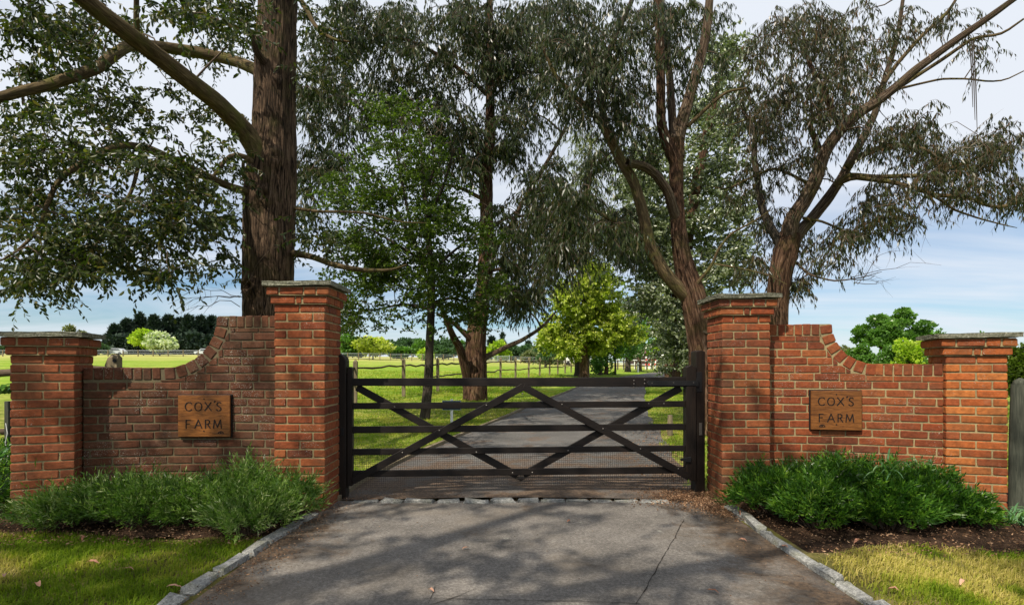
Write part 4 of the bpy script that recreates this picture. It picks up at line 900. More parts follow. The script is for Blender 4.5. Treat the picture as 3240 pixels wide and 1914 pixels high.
l5([(2492, 780), (2503, 698), (2545, 637), (2583, 566), (2602, 495), (2630, 448), (2668, 401), (2715, 358), (2772, 325), (2833, 278), (2890, 226), (2960, 175), (3031, 123), (3102, 75), (3173, 24), (3206, 0), (3330, -80)], [.18, .155, .14, .13, .125, .12, .11, .10, .09, .08, .075, .07, .066, .062, .056, .05, .04], 'bark_gum', 26, -1.4)
l5([(2500, 790), (2520, 745), (2564, 698), (2621, 627), (2668, 557), (2706, 481), (2743, 415), (2772, 350), (2800, 250), (2840, 120), (2860, -20)], [.17, .14, .12, .11, .10, .09, .08, .07, .06, .05, .035], 'bark_gum', 20, .9)
l5([(2680, 530), (2701, 509), (2748, 481), (2805, 462), (2861, 458), (2930, 475), (3010, 520)], [.08, .07, .065, .06, .055, .04, .02], 'limb', 12, -.4)
l5([(2640, 590), (2677, 552), (2772, 561), (2866, 557), (2937, 557), (3031, 524), (3102, 495), (3180, 460)], [.06, .05, .046, .042, .04, .032, .025, .012], 'limb', 10, -.8)
l5([(2650, 580), (2701, 561), (2819, 575), (2890, 594), (2960, 618), (3055, 623), (3125, 651), (3173, 658), (3240, 627), (3300, 590)], [.06, .05, .045, .042, .04, .036, .034, .032, .03, .02], 'limb', 10, -1.3)
l5([(2930, 608), (2961, 623), (3020, 665), (3100, 692), (3180, 713), (3218, 721)], [.035, .026, .022, .016, .012, .006], 'limb', 7, -1.2, -1)
l5([(2830, 285), (2900, 268), (2980, 250), (3060, 250), (3130, 259), (3180, 255), (3240, 225)], [.03, .022, .02, .018, .016, .014, .01], 'limb', 7, -.8)
l5([(2590, 600), (2520, 560), (2450, 530), (2380, 560), (2300, 600), (2256, 592)], [.04, .032, .028, .024, .018, .008], 'limb', 8, .2)
l5([(2660, 400), (2600, 280), (2560, 200), (2540, 100)], [.07, .06, .045, .02], 'bark_red', 12, .3); l5([(2590, 480), (2580, 440), (2560, 400), (2570, 360)], [.08, .06, .05, .03], 'bark_red', 12, -.3)
l5([(2750, 330), (2840, 200), (2920, 110), (3000, 40), (3060, -60)], [.05, .04, .035, .03, .02], 'limb', 9, -.6); l5([(2500, 330), (2430, 320), (2390, 370), (2300, 400)], [.03, .026, .022, .012], 'limb', 7, -.3)
l5([(2840, 280), (2980, 190), (3080, 120), (3170, 110), (3240, 60)], [.04, .035, .03, .025, .018], 'limb', 8, -1)
l5([(2520, 830), (2560, 870), (2640, 890), (2720, 880), (2790, 860)], [.035, .022, .018, .012, .005], 'twig', 6, -.5)
l5([(2540, 690), (2600, 700), (2680, 735), (2740, 740), (2800, 735)], [.03, .025, .02, .015, .006], 'limb', 6, -.2)
st = MB(); 
for k in range(3): a = WF(3068 + 6 * k, 130, 10.3); b = WF(3078 + 7 * k, 340 + 40 * k, 10.3); st.tube([a, a.lerp(b, .5) + Vector((.01, 0, 0)), b], [.012, .012, .006], 4)
st.v = [tuple(Vector(v) - T5.location) for v in st.v]; st.build('hanging_bark', MAT['bark_dark'], T5, kind='stuff')
dead_twigs(T5, WF(2700, 885, 11.2), (1, -.2, .05), 6, 1.5, 'twig', .007); dead_twigs(T5, WF(2840, 610, 10.8), (1, -.1, -.5), 5, 1.2, 'twig', .006)
dead_twigs(T5, WF(3020, 480, 10.4), (.9, 0, .4), 6, .9, 'twigpale', .006)
B5 = [(1990, 70, 75, 65, 20), (2055, 150, 75, 75, 22), (1915, 120, 50, 85, 13), (1880, 220, 55, 75, 12), (1960, 260, 75, 80, 19), (2060, 280, 60, 60, 12), (1880, 350, 65, 80, 14), (1800, 250, 35, 55, 4), (1940, 400, 60, 70, 12), (1830, 450, 50, 65, 8), (1900, 560, 50, 50, 7),
      (2130, 60, 50, 50, 6), (2220, 60, 50, 45, 5), (2170, 180, 50, 45, 4), (2250, 290, 50, 45, 8), (2200, 345, 60, 50, 10), (2300, 370, 60, 50, 13), (2395, 385, 70, 50, 17), (2465, 340, 40, 45, 7), (2480, 460, 38, 50, 9), (2380, 470, 60, 32, 7), (2260, 430, 70, 45, 9), (2130, 480, 60, 50, 9),
      (2190, 535, 50, 40, 10), (2110, 565, 45, 40, 7), (2060, 600, 40, 35, 6), (1980, 600, 35, 45, 4), (1965, 700, 32, 40, 6), (2000, 655, 25, 25, 2), (1860, 640, 45, 50, 7), (2395, 130, 35, 60, 3), (1850, 120, 25, 45, 3), (2300, 60, 50, 40, 4)]
C5 = pushback(blobs(B5, 9.8, 13.2, 1.0), sk, .07, .3, .1)
strands(T5, C5, .29, 10, 13, .42, .9, .13, .0245, 'l_euc2', 'lance', 1.5, tr=.003)
twigs(T5, sk, C5, 'twig', .03, .007)

# --- silvery evergreen behind the forked gum
def simple_tree(name, label, trunkP, trunkR, tmat, B, d0, d1, lmat, Rc, k, m, slen, leaf, wid, shape='ovate', sc=1.0, droop=.2, hang=.2, group=None, tw=False, limbs=0, twr=.04):
    r = empty(name, trunkP[0], 0, label, 'tree', group); r.location.z = gzf(trunkP[0][0], trunkP[0][1]); s_ = Skel()
    limb(r, s_, 'trunk', trunkP, trunkR, tmat, 18, .07, .25, keep=6)
    C = blobs(B, d0, d1, sc) if not isinstance(B, np.ndarray) else B
    strands(r, C, Rc, k, m, slen, droop, leaf, wid, lmat, shape, hang, tw=tw, name='foliage', tr=.004); twigs(r, s_, C, 'twig', twr, .008); return r
D6 = 22.5
B6 = [(1560, 430, 50, 60, 8), (1540, 600, 40, 60, 7), (1780, 165, 60, 60, 10), (1770, 280, 75, 75, 15), (1620, 420, 80, 90, 16), (1565, 520, 55, 80, 12), (1760, 400, 85, 90, 21), (1660, 560, 110, 90, 30), (1790, 540, 65, 100, 16), (1620, 680, 90, 75, 24), (1750, 680, 75, 65, 16), (1585, 760, 35, 40, 7), (1670, 790, 50, 55, 12), (1665, 860, 35, 45, 8), (1560, 640, 40, 70, 8), (1700, 850, 30, 40, 5)]
simple_tree('evergreen_tree', 'tall silvery leaved evergreen directly behind the forked gum', [tuple(WF(2160, 1215, D6)), tuple(WF(2165, 1100, D6)), tuple(WF(2150, 900, D6)), tuple(WF(2180, 700, D6)), tuple(WF(2230, 450, D6)), tuple(WF(2290, 200, D6))],
            [.42, .36, .32, .26, .18, .06], 'bark_red', B6, 20.5, 24.5, 'l_silver', .65, 11, 15, .6, .135, .095, sc=1.35)
simple_tree('evergreen_tree', 'narrow ivy clad stem with silvery leaves beside the far right drive edge', [tuple(WF(2120, 1205, 30)), tuple(WF(2118, 1100, 30)), tuple(WF(2110, 1000, 30)), tuple(WF(2105, 900, 30))], [.3, .25, .2, .1], 'bark_red',
            [(1650, 870, 45, 45, 16), (1655, 790, 40, 50, 12)], 28, 31, 'l_silver', .55, 11, 15, .5, .12, .08)
simple_tree('eucalyptus_tree', 'tall pale olive eucalyptus seen far behind between the centre and right gums', [tuple(WF(1853, 1190, 44)), tuple(WF(1855, 900, 43)), tuple(WF(1860, 600, 40)), tuple(WF(1870, 430, 38))], [.3, .24, .2, .08], 'bark_gum',
            [(1440, 380, 60, 55, 14), (1425, 480, 55, 65, 13), (1460, 570, 60, 60, 12), (1520, 470, 50, 80, 8), (1500, 570, 50, 60, 8)], 35, 39, 'l_olive', 1.0, 9, 13, 1.1, .30, .06, 'lance', 1.2, .8, 1.0)

# ------------------------------------------------------------------ avenue trees along the left of the drive
def avenue(name, label, px, d, base_r, top_px_y, B, lmat, leaf, wid, tmat='bark_dark', k=9, m=12, Rc=.7, slen=.6, dd=2.0, lean=0, n2=None, droop=.1, shape='ovate', sc=1.0):
    X = (px - 1256) / 1356.8 * d; z = gzf(X, d); H = EYE - (top_px_y - 891.6) / 1356.8 * d
    P = [(X, d, z - .2), (X + .02, d, z + .4), (X + lean * .3, d, z + (H - z) * .35), (X + lean * .7, d, z + (H - z) * .7), (X + lean, d, H - .3)]
    return simple_tree(name, label, P, [base_r * 1.35, base_r, base_r * .8, base_r * .45, .03], tmat, B, d - dd, d + dd, lmat, Rc, k, m, slen, leaf, wid, shape, sc, droop, .1)
avenue('maple_tree', 'bright yellow green tree with a stout reddish trunk, nearest of the drive avenue', 1431, 40, .33, 670,
       [(1440, 655, 30, 25, 9), (1450, 690, 45, 40, 18), (1420, 730, 55, 45, 18), (1500, 730, 45, 45, 14), (1400, 790, 65, 45, 26), (1470, 790, 70, 50, 28), (1370, 840, 45, 35, 14), (1430, 850, 60, 35, 18), (1500, 830, 45, 45, 14), (1345, 825, 25, 25, 6), (1540, 800, 30, 40, 8)], 'l_lime2', .21, .16, 'bark_red', 10, 14, .65, .6, 2.2, sc=1.2)
avenue('maple_tree', 'mid green tree whose trunk stands against the left side of the stout reddish one', 1417, 42, .24, 720, [(1400, 760, 50, 40, 10), (1440, 800, 60, 40, 10), (1380, 820, 40, 30, 6)], 'l_mid', .2, .15, 'bark_dark', 8, 12, .8, .7, 2)
avenue('maple_tree', 'ivy clad twin stemmed green tree, second along the drive avenue', 1472, 46, .16, 740, [(1520, 770, 45, 35, 12), (1500, 820, 55, 40, 16), (1540, 840, 40, 30, 8), (1470, 860, 25, 30, 6), (1476, 900, 14, 22, 8)], 'l_mid', .2, .15, 'bark_dark', 9, 12, .8, .7, 2)
avenue('maple_tree', 'green tree with a slim brown stem leaning by the ivy clad pair', 1487, 47, .17, 780, [(1510, 800, 40, 35, 8), (1490, 850, 30, 25, 5)], 'l_mid', .2, .15, 'bark_red', 8, 12, .8, .7, 2)
avenue('young_tree', 'young tree with one thin straight dark stem beside the drive', 1509, 47, .09, 800, [(1520, 830, 38, 28, 9), (1505, 860, 24, 14, 4)], 'l_lime', .2, .14, 'bark_dark', 9, 12, .6, .6, 1.5)
avenue('maple_tree', 'broad trunked dark green tree farther up the drive', 1540, 58, .30, 760, [(1545, 790, 40, 30, 12), (1555, 830, 45, 30, 14), (1535, 860, 30, 16, 6)], 'l_mid', .24, .18, 'bark_dark', 9, 12, .9, .8, 2)
avenue('maple_tree', 'ivy trunked tree where the drive bends, last of the avenue', 1568, 64, .26, 760, [(1570, 790, 40, 30, 12), (1585, 830, 40, 30, 12), (1570, 860, 30, 14, 6)], 'l_green', .25, .18, 'bark_gum', 9, 12, .9, .8, 2)
avenue('maple_tree', 'pale lime green tree on the right bank of the drive bend', 1618, 62, .12, 790, [(1610, 800, 30, 30, 10), (1612, 840, 32, 30, 14), (1625, 872, 26, 14, 6)], 'l_lime', .24, .18, 'bark_dark', 9, 12, .8, .8, 2)
avenue('willow_tree', 'grey green drooping willow at the far field edge left of the avenue', 1345, 92, .2, 850, [(1345, 868, 30, 16, 14), (1370, 872, 25, 12, 8)], 'l_olive', .4, .2, 'bark_dark', 9, 12, 1.2, 1.4, 2, droop=.8)
avenue('conifer_tree', 'feathery pale conifer with hanging sprays behind the yellow green tree', 1338, 70, .15, 830, [(1335, 850, 18, 22, 10), (1350, 868, 20, 12, 5)], 'l_far', .3, .1, 'bark_dark', 9, 12, 1.0, 1.2, 1.5, droop=.9)

# ------------------------------------------------------------------ far trees: crowns of leaf clumps over lumpy masses
def crown_mesh(name, rx, ry, rz, n, leaf, mat, lumps=22, lump=.42, flatb=.35, dens=1.0, cone=False, seed=0):
    r = np.random.default_rng(seed); c = unit(r.normal(size=(lumps, 3))) * r.uniform(.35, .78, (lumps, 1)); c[:, 2] = np.maximum(c[:, 2], -flatb)
    if cone: c[:, 2] = r.uniform(-.9, .9, lumps); f = (1 - (c[:, 2] + .9) / 1.9)[:, None]; a = r.random(lumps) * 2 * PI; c[:, :2] = np.stack([np.cos(a), np.sin(a)], 1) * f * .7
    lr = lump * r.uniform(.6, 1.1, lumps) * (np.clip(1 - (c[:, 2] + .9) / 2.0, .25, 1) if cone else 1)
    k = r.integers(0, lumps, n); v = unit(r.normal(size=(n, 3))); v[:, 2] = np.where(r.random(n) < .35, np.abs(v[:, 2]), v[:, 2])
    P = c[k] + v * lr[k][:, None] * (r.random((n, 1)) ** .35) * np.array([1, 1, .8]); P *= np.array([rx, ry, rz]); P[:, 2] += rz * .95
    D = v + r.normal(size=(n, 3)) * .8; D[:, 2] += (.5 if cone else -.1)
    L = leaf * r.uniform(.6, 1.3, n); V, F = leaves_np(P, D, L, L * (.35 if cone else .75)); lv = np.clip(r.random(len(F)) * .6 + (r.random(lumps) * .4)[k], 0, .99)
    return meshnp(name, V, F, MAT[mat], False, {'lv': lv})
def trunk_simple(root, h, r, mat='bark_dark', crown_h=0, kids=4):
    m = MB(); m.tube([(0, 0, -.3), (0, 0, h * .4), (.03 * h, 0, h)], [r * 1.2, r, r * .5], 8)
    for i in range(kids):
        a = random.random() * 6.28; m.tube([(.02 * h, 0, h * .7), (math.cos(a) * h * .25, math.sin(a) * h * .25, h * 1.05), (math.cos(a) * h * .5, math.sin(a) * h * .5, h * 1.35)], [r * .5, r * .3, r * .1], 5)
    return m.build('trunk', MAT[mat], root, smooth=True)
def far_tree(name, label, px, base_py, top_py, wpx, d, mat, n=2200, leaf=None, th=.15, cone=False, lumps=22, group=None, seed=1, z=None, depth=None, lump=.42, flatb=.35, tr=None):
    X = (px - 1256) / 1356.8 * d; z0 = gzf(X, d) if z is None else z
    H = EYE - (top_py - 891.6) / 1356.8 * d - z0; wd = wpx / 1356.8 * d / 2; r = empty(name, (X, d, z0), random.random() * 6, label, 'tree', group)
    hb = H * th; rz = (H - hb) / 2; leaf = leaf or 2.6 / 553 * d
    o = link('crown', crown_mesh('crown', wd, depth or wd, rz, n, leaf, mat, lumps, lump, flatb, cone=cone, seed=seed), r, (0, 0, hb), kind='stuff'); trunk_simple(r, hb + rz * .8, tr or max(.12, H * .02), kids=0 if cone else 4); return r
# dark pines, far left
for i, (px, top, wp) in enumerate([(283, 800, 55), (312, 781, 55), (345, 769, 60), (378, 775, 52), (412, 772, 55), (440, 783, 44), (462, 774, 50), (492, 777, 50), (520, 778, 48), (545, 782, 46), (575, 790, 50), (610, 800, 55)]):
    side = ['leftmost', 'second from left', 'third from left', 'fourth from left', 'fifth from left', 'sixth from left', 'seventh from left', 'eighth from left', 'ninth from left', 'tenth from left', 'eleventh from left', 'last, hidden mostly by the tall pier,'][i]
    far_tree('pine_tree', 'dark pine beyond the far field fence, %s' % side, px, 864, top, wp * 1.25, 128 + (i % 3) * 4, 'l_pine', 4200, 1.25, .06, True, 75, 'dark pines beyond the field', 20 + i, lump=.26)
for i, px in enumerate((300, 335, 366, 398, 430, 455, 480, 508, 535)):
    far_tree('pine_tree', 'lower dark pine filling the foot of the far pine row, %s from the left' % ['first', 'second', 'third', 'fourth', 'fifth', 'sixth', 'seventh', 'eighth', 'ninth'][i], px, 864, 812 + (i * 7) % 13, 58, 126, 'l_pine', 1500, 1.0, .0, False, 20, 'dark pines beyond the field', 50 + i)
far_tree('lime_tree', 'bright lime green rounded tree in front of the dark pines', 352, 862, 797, 62, 112, 'l_lime', 2600, .6, .1, seed=3)
far_tree('hawthorn_tree', 'round hawthorn covered in white blossom before the dark pines', 392, 864, 808, 88, 106, 'l_pale', 4200, .5, .05, seed=4)
far_tree('ash_tree', 'small open crowned tree rising behind the left end pier cap', 181, 862, 788, 54, 118, 'l_olive', 1600, .6, .1, seed=5)
far_tree('shrub', 'low grey green bush at the far fence left of the pines', 243, 864, 841, 40, 116, 'l_far', 1400, .5, 0, seed=6)['category'] = 'shrub'
far_tree('shrub', 'low dark bush on the skyline at the extreme left edge', 2, 868, 842, 30, 118, 'l_far', 1000, .5, 0, seed=7)['category'] = 'shrub'
# mid tree line
for i, (px, top, wp, mt, d) in enumerate([(853, 828, 52, 'l_mid', 104), (915, 822, 100, 'l_lime2', 100), (880, 845, 46, 'l_mid', 108), (965, 838, 60, 'l_far', 118), (1000, 832, 60, 'l_far', 124), (1030, 838, 50, 'l_mid', 120), (1068, 834, 55, 'l_far', 122), (1100, 838, 50, 'l_far', 118), (1132, 844, 44, 'l_mid', 124),
                                          (985, 858, 50, 'l_mid', 106), (1045, 866, 40, 'l_lime', 102), (1085, 852, 44, 'l_far', 112), (1160, 846, 46, 'l_far', 122), (1222, 842, 52, 'l_lime', 100), (1190, 855, 36, 'l_far', 112), (1262, 850, 40, 'l_far', 112), (1290, 852, 40, 'l_far', 110), (1320, 858, 40, 'l_far', 108), (1375, 862, 44, 'l_far', 116), (1420, 858, 50, 'l_far', 116), (1300, 868, 40, 'l_olive', 102)]):
    sp = {0: 'bright green round', 1: 'broad pale leafed', 2: 'mid green', 13: 'lime green globe shaped'}.get(i, {'l_mid': 'mid green', 'l_lime': 'lime green', 'l_far': 'dark green', 'l_olive': 'olive green', 'l_lime2': 'pale yellow green'}[mt])
    wh = '%s from the left in the tree line across the field' % (['1st', '2nd', '3rd', '4th', '5th', '6th', '7th', '8th', '9th', '10th', '11th', '12th', '13th', '14th', '15th', '16th', '17th', '18th', '19th', '20th', '21st'][sorted([853, 915, 880, 965, 1000, 1030, 1068, 1100, 1132, 985, 1045, 1085, 1160, 1222, 1190, 1262, 1290, 1320, 1375, 1420, 1300]).index(px)])
    far_tree('field_tree', '%s tree %s' % (sp, wh), px, 884, top - 8, wp * 1.15, d, mt, 2600, .62, .04, group='trees along the far field edge', seed=70 + i)
for i, (px, top) in enumerate([(1206, 826), (1232, 818), (1296, 838), (840, 812)]):
    far_tree('fir_tree', ['slim dark fir just right of the red trunk', 'tall pointed dark fir behind the globe shaped lime tree', 'dark fir right of the globe shaped tree, by the low bough', 'dark fir showing beside the tall left pier'][i], px, 884, top, 34, 126, 'l_pine', 1100, .9, .05, True, 24, 'firs above the far tree line', 100 + i)
# right side
rt = far_tree('oak_tree', 'wide domed oak with open branches beyond the right wall', 2190, 905, 746, 215, 52, 'l_mid', 17000, .28, .28, lumps=64, seed=120, z=-.3, lump=.19, flatb=.5, tr=.35)
for k in range(16):
    a = k / 16 * 6.28; m = MB(); e = random.uniform(.5, .85); m.tube([(0, 0, 1.8), (math.cos(a) * .8, math.sin(a) * .8, 2.9), (math.cos(a) * 2.2 * e, math.sin(a) * 2.2 * e, 3.6 + e), (math.cos(a) * 2.5 * e, math.sin(a) * 2.5 * e, 4.1 + (k % 4) * .25)], [.16, .11, .07, .03], 6); m.build('limb', MAT['bark_dark'], rt, smooth=True)
far_tree('shrub', 'yellow green bush at the left foot of the domed oak', 2105, 905, 840, 76, 44, 'l_mid', 4200, .22, 0, seed=121, z=-.2)['category'] = 'shrub'
far_tree('shrub', 'dark green bush under the middle of the domed oak', 2178, 905, 838, 60, 42, 'l_mid', 3600, .22, 0, seed=122, z=-.2)['category'] = 'shrub'
far_tree('shrub', 'fresh lime green bush right of the domed oak trunk, by the end pier', 2245, 905, 822, 100, 40, 'l_lime', 6000, .22, 0, seed=123, z=-.2)['category'] = 'shrub'
far_tree('conifer_tree', 'small dark conifer seen over the swept top of the right wall', 2034, 900, 826, 30, 70, 'l_pine', 1600, .5, 0, True, 20, seed=124, z=.2)
far_tree('field_tree', 'pale grey distant tree right of the small dark conifer', 2066, 900, 842, 46, 100, 'l_olive', 1600, .6, 0, seed=125, z=.3)
far_tree('field_tree', 'pale olive distant tree low behind the bushes', 2085, 900, 856, 40, 90, 'l_olive', 1300, .6, 0, seed=126, z=.3)
far_tree('shrub', 'bright green bush beyond the grey post at the right edge', 2500, 960, 822, 66, 17, 'l_green', 5000, .10, 0, seed=127, z=-.1)['category'] = 'shrub'
far_tree('shrub', 'taller lime bush at the right margin behind the end pier', 2515, 930, 842, 90, 21, 'l_lime', 5200, .12, 0, seed=128, z=-.1)['category'] = 'shrub'
far_tree('young_tree', 'thin topped sapling poking above the right end pier cap', 2300, 905, 801, 56, 34, 'l_mid', 900, .16, .1, seed=129, z=-.2)
far_tree('young_tree', 'thin sapling top above the right half of the end pier cap', 2415, 905, 803, 40, 34, 'l_mid', 600, .16, .1, seed=130, z=-.2)

# ------------------------------------------------------------------ fences and field things
def wavy(a, b, n=7, amp=.035):
    a = Vector(a); b = Vector(b); o = random.uniform(-.02, .02)
    return [tuple(a.lerp(b, k / (n - 1)) + Vector((0, random.uniform(-.02, .02), (random.uniform(-amp, amp) if 0 < k < n - 1 else 0) - .05 * math.sin(PI * k / (n - 1)) * random.uniform(0, 1)))) for k in range(n)]
cf = empty('post_and_rail_fence', (-3, 22, 0), 0, 'weathered post and split rail fence running up the left side of the drive', 'fence')
pts = [(-.37, 13.6), (-.284, 16.6), (-.196, 19.5), (-.1343, 22.3), (-.088, 25.3), (-.054, 28.2), (-.021, 31.1), (.0063, 34), (.030, 36.9), (.050, 39.7), (.068, 42.5), (.083, 45.3), (.096, 48), (.107, 50.8), (.120, 53.6), (.133, 56.5), (.146, 59.5), (.158, 62.5), (.17, 65.5)]
pts = [(u * d, d) for u, d in pts]
def cpost(x, y, root, h=1.36, w_=.062, mat='fencewood'):
    z = gzf(x, y); m = MB(); m.box(-w_, w_, -.045, .045, -.2, h - .07); m.add([(-w_, -.045, h - .07), (w_, -.045, h - .07), (w_, .045, h - .07), (-w_, .045, h - .07), (-w_ * .2, 0, h), (w_ * .2, 0, h)], [(0, 1, 5, 4), (1, 2, 5), (2, 3, 4, 5), (3, 0, 4)])
    rl = root.location; m.build('post', MAT[mat], root, loc=(x - rl.x, y - rl.y, z - rl.z), rot=(random.uniform(-.02, .02), random.uniform(-.02, .02), random.uniform(-.1, .1)))
for x, y in pts: cpost(x, y, cf)
rl = cf.location
for (a, b) in zip(pts[:-1], pts[1:]):
    for h in (1.10, .62):
        P_ = wavy((a[0], a[1], gzf(*a) + h), (b[0], b[1], gzf(*b) + h)); P_ = [(p[0] - rl.x, p[1] - rl.y, p[2]) for p in P_]
        m = MB(); m.tube(P_, [random.uniform(.028, .040) for _ in P_], 6); m.build('rail', MAT['railwood'], cf, smooth=True)
def farfence(label, ends, n, h, rails, mat='fencewood', pw=.05, rr=.022, grp=None, rmat=None):
    a, b = ends; r = empty('field_fence', (a[0], a[1], 0), 0, label, 'fence', grp); prev = None
    for k in range(n + 1):
        t = k / n; x = a[0] + (b[0] - a[0]) * t; y = a[1] + (b[1] - a[1]) * t; z = gzf(x, y)
        m = MB(); m.box(-pw, pw, -pw, pw, -.1, h); m.build('post', MAT[mat], r, loc=(x - a[0], y - a[1], z))
        if prev:
            for hh in rails:
                m = MB(); p, q = Vector(prev), Vector((x - a[0], y - a[1], z)); p = p + Vector((0, 0, hh)); q = q + Vector((0, 0, hh)); m.tube([p, p.lerp(q, .5) + Vector((0, 0, -.01)), q], [rr] * 3, 4); m.build('rail', MAT[rmat or mat], r)
        prev = (x - a[0], y - a[1], z)
def XY(px, d): return ((px - 1256) / 1356.8 * d, d)
farfence('thin pale post and wire fence along the far edge of the left field', (XY(-30, 100), XY(560, 100)), 16, 1.2, (.35, .65, .95, 1.15), 'fencewood', .07, .013, rmat='galv')
farfence('thin pale post and wire fence across the field behind the slender tree', (XY(800, 92), XY(1190, 94)), 15, 1.2, (.35, .65, .95, 1.15), 'fencewood', .06, .013, rmat='galv')
farfence('thin pale post and wire fence right of the metal field gate', (XY(1254, 94), XY(1420, 92)), 7, 1.2, (.35, .65, .95, 1.15), 'fencewood', .06, .013, rmat='galv')
farfence('white painted two rail fence by the bend of the drive', (XY(1515, 74), XY(1632, 82)), 9, 1.25, (.6, 1.2), 'white', .07, .06)
farfence('lower brown rail fence beside the bend of the drive', (XY(1500, 66), XY(1600, 72)), 7, 1.2, (.5, 1.1), 'railwood', .07, .04)
fg = empty('field_gate', (*XY(1193, 93), gzf(*XY(1193, 93))), 0, 'galvanised metal gate in the far field fence right of the red trunk', 'gate')
wd = (1250 - 1193) / 1356.8 * 93
for k in range(5): m = MB(); m.tube([(0, 0, .2 + k * .22), (wd, 0, .2 + k * .22)], [.03, .03], 5); m.build('rail', MAT['galv'], fg)
for x in (0, wd / 2, wd): m = MB(); m.tube([(x, 0, 0), (x, 0, 1.25)], [.05, .05], 5); m.build('upright', MAT['galv'], fg)
# vans, trailer, jumps and barn by the yard
def vehicle(name, label, cat, px, d, L, H, mat, box=False):
    x, y = XY(px, d); z = gzf(x, y); r = empty(name, (x, y, z), 0.1, label, cat); m = MB()
    pr = [(0, .3), (0, H * .6), (L * .12, H * .66), (L * .24, H), (L, H), (L, .3)] if box else [(0, .3), (0, H * .55), (L * .22, H * .62), (L * .36, H), (L * .78, H), (L * .95, H * .62), (L, .55 * H), (L, .3)]
    m.prism(pr, -.85, .85); m.build('body', MAT[mat], r, .05)
    m = MB(); m.prism([(L * .3, H * .66), (L * .38, H * .92), (L * .74, H * .92), (L * .86, H * .66)] if not box else [(L * .14, H * .66), (L * .25, H * .93), (L * .4, H * .93), (L * .4, H * .66)], -.87, -.852); m.build('window', MAT['glass'], r)
    for wx in (L * .2, L * .8): m = MB(); m.tube([(wx, -.9, .32), (wx, -.7, .32)], [.32, .32], 14); w_ = m.build('wheel', MAT['rubber'], r)
vehicle('parked_van', 'white box van parked in the yard behind the avenue, left of the stout trunk', 'van', 1383, 90, 2.6, 2.0, 'white', True)
vehicle('parked_car', 'pale blue car parked beyond the field left of the stout reddish trunk', 'car', 1400, 96, 3.4, 1.5, 'carblue')
vehicle('horse_trailer', 'grey white horse trailer parked between the avenue trunks', 'trailer', 1444, 90, 3.0, 2.1, 'carwhite', True)
vehicle('parked_car', 'small silver car glimpsed far off below the dark pines', 'car', 480, 118, 3.8, 1.4, 'carwhite'); vehicle('parked_car', 'pale car parked far off at the left foot of the pines', 'car', 262, 118, 3.8, 1.4, 'carwhite')
for i, px in enumerate((1585, 1592, 1600, 1607)):
    x, y = XY(px, 78); r = empty('jump_stand', (x, y, gzf(x, y)), 0, 'red and white jump stand by the yard, %s of four' % ['leftmost', 'second from left', 'third from left', 'rightmost'][i], 'jump stand', 'red and white jump stands')
    m = MB(); m.box(-.1, .1, -.1, .1, 0, 1.75); m.build('upright', MAT['white'], r); m = MB(); m.box(-.11, .11, -.11, .11, .5, .8); m.build('red_band', MAT['redpaint'], r); m = MB(); m.box(-.11, .11, -.11, .11, 1.2, 1.45); m.build('red_band', MAT['redpaint'], r)
x, y = XY(1560, 112); r = empty('barn', (x, y, gzf(x, y)), 0, 'low dark brown barn with a shallow roof behind the end of the drive', 'barn')
m = MB(); m.box(0, 9, 0, 6, -.2, 2.6); m.build('wall', MAT['barn'], r); m = MB(); m.add([(-.4, -.4, 2.5), (9.4, -.4, 2.5), (9.4, 3, 4.2), (-.4, 3, 4.2), (-.4, 6.4, 2.5), (9.4, 6.4, 2.5)], [(0, 1, 2, 3), (3, 2, 5, 4), (0, 3, 4), (1, 5, 2)]); m.build('roof', MAT['barnroof'], r)
x, y = XY(1565, 58); r = empty('marker_post', (x, y, gzf(x, y)), 0, 'white marker post on the grass where the drive bends', 'post'); m = MB(); m.tube([(0, 0, 0), (0, 0, .95), (0, 0, 1.05)], [.09, .09, .05], 8); m.build('post', MAT['white'], r); m = MB(); m.tube([(0, 0, .7), (0, 0, .78)], [.094, .094], 8); m.build('band', MAT['carve'], r)
# speed sign on the verge
x, y = (1108 - 1256) / 1356.8 * 11.9, 11.9; r = empty('verge_sign', (x, y, 0), 0, 'small dark teal sign board on a white post in the grass left of the drive', 'sign')
sp = lambda a: EYE - (a - 891.6) / 1356.8 * 11.9
m = MB(); m.tube([(0, .02, -.1), (0, .02, sp(979))], [.028, .028], 8); m.build('post', MAT['white'], r)
w2 = 46 / 2 / 1356.8 * 11.9; m = MB(); m.box(-w2, w2, -.02, -.01, sp(1005.5), sp(982)); m.build('border', MAT['galv'], r, .003); m = MB(); m.box(-w2 + .012, w2 - .012, -.024, -.0205, sp(1005.5) + .012, sp(982) - .012); m.build('board', MAT['signblue'], r)
for (a, b) in ((-.155, -.143), (-.098, -.055), (-.045, .015), (.04, .095), (.108, .15)): m = MB(); m.box(a, b, -.0275, -.0245, sp(998.5), sp(996.2)); m.build('lettering', MAT['white'], r)
x, y = WF(2120, 1378, 10).xy; r = empty('wooden_bollard', (x, 10, 0), 0, 'short grey wooden marker post on the grass right of the drive', 'bollard'); m = MB(); m.tube([(0, 0, -.1), (.003, 0, .2), (0, 0, .37)], [.05, .048, .046], 8); m.build('post', MAT['fencewood'], r)
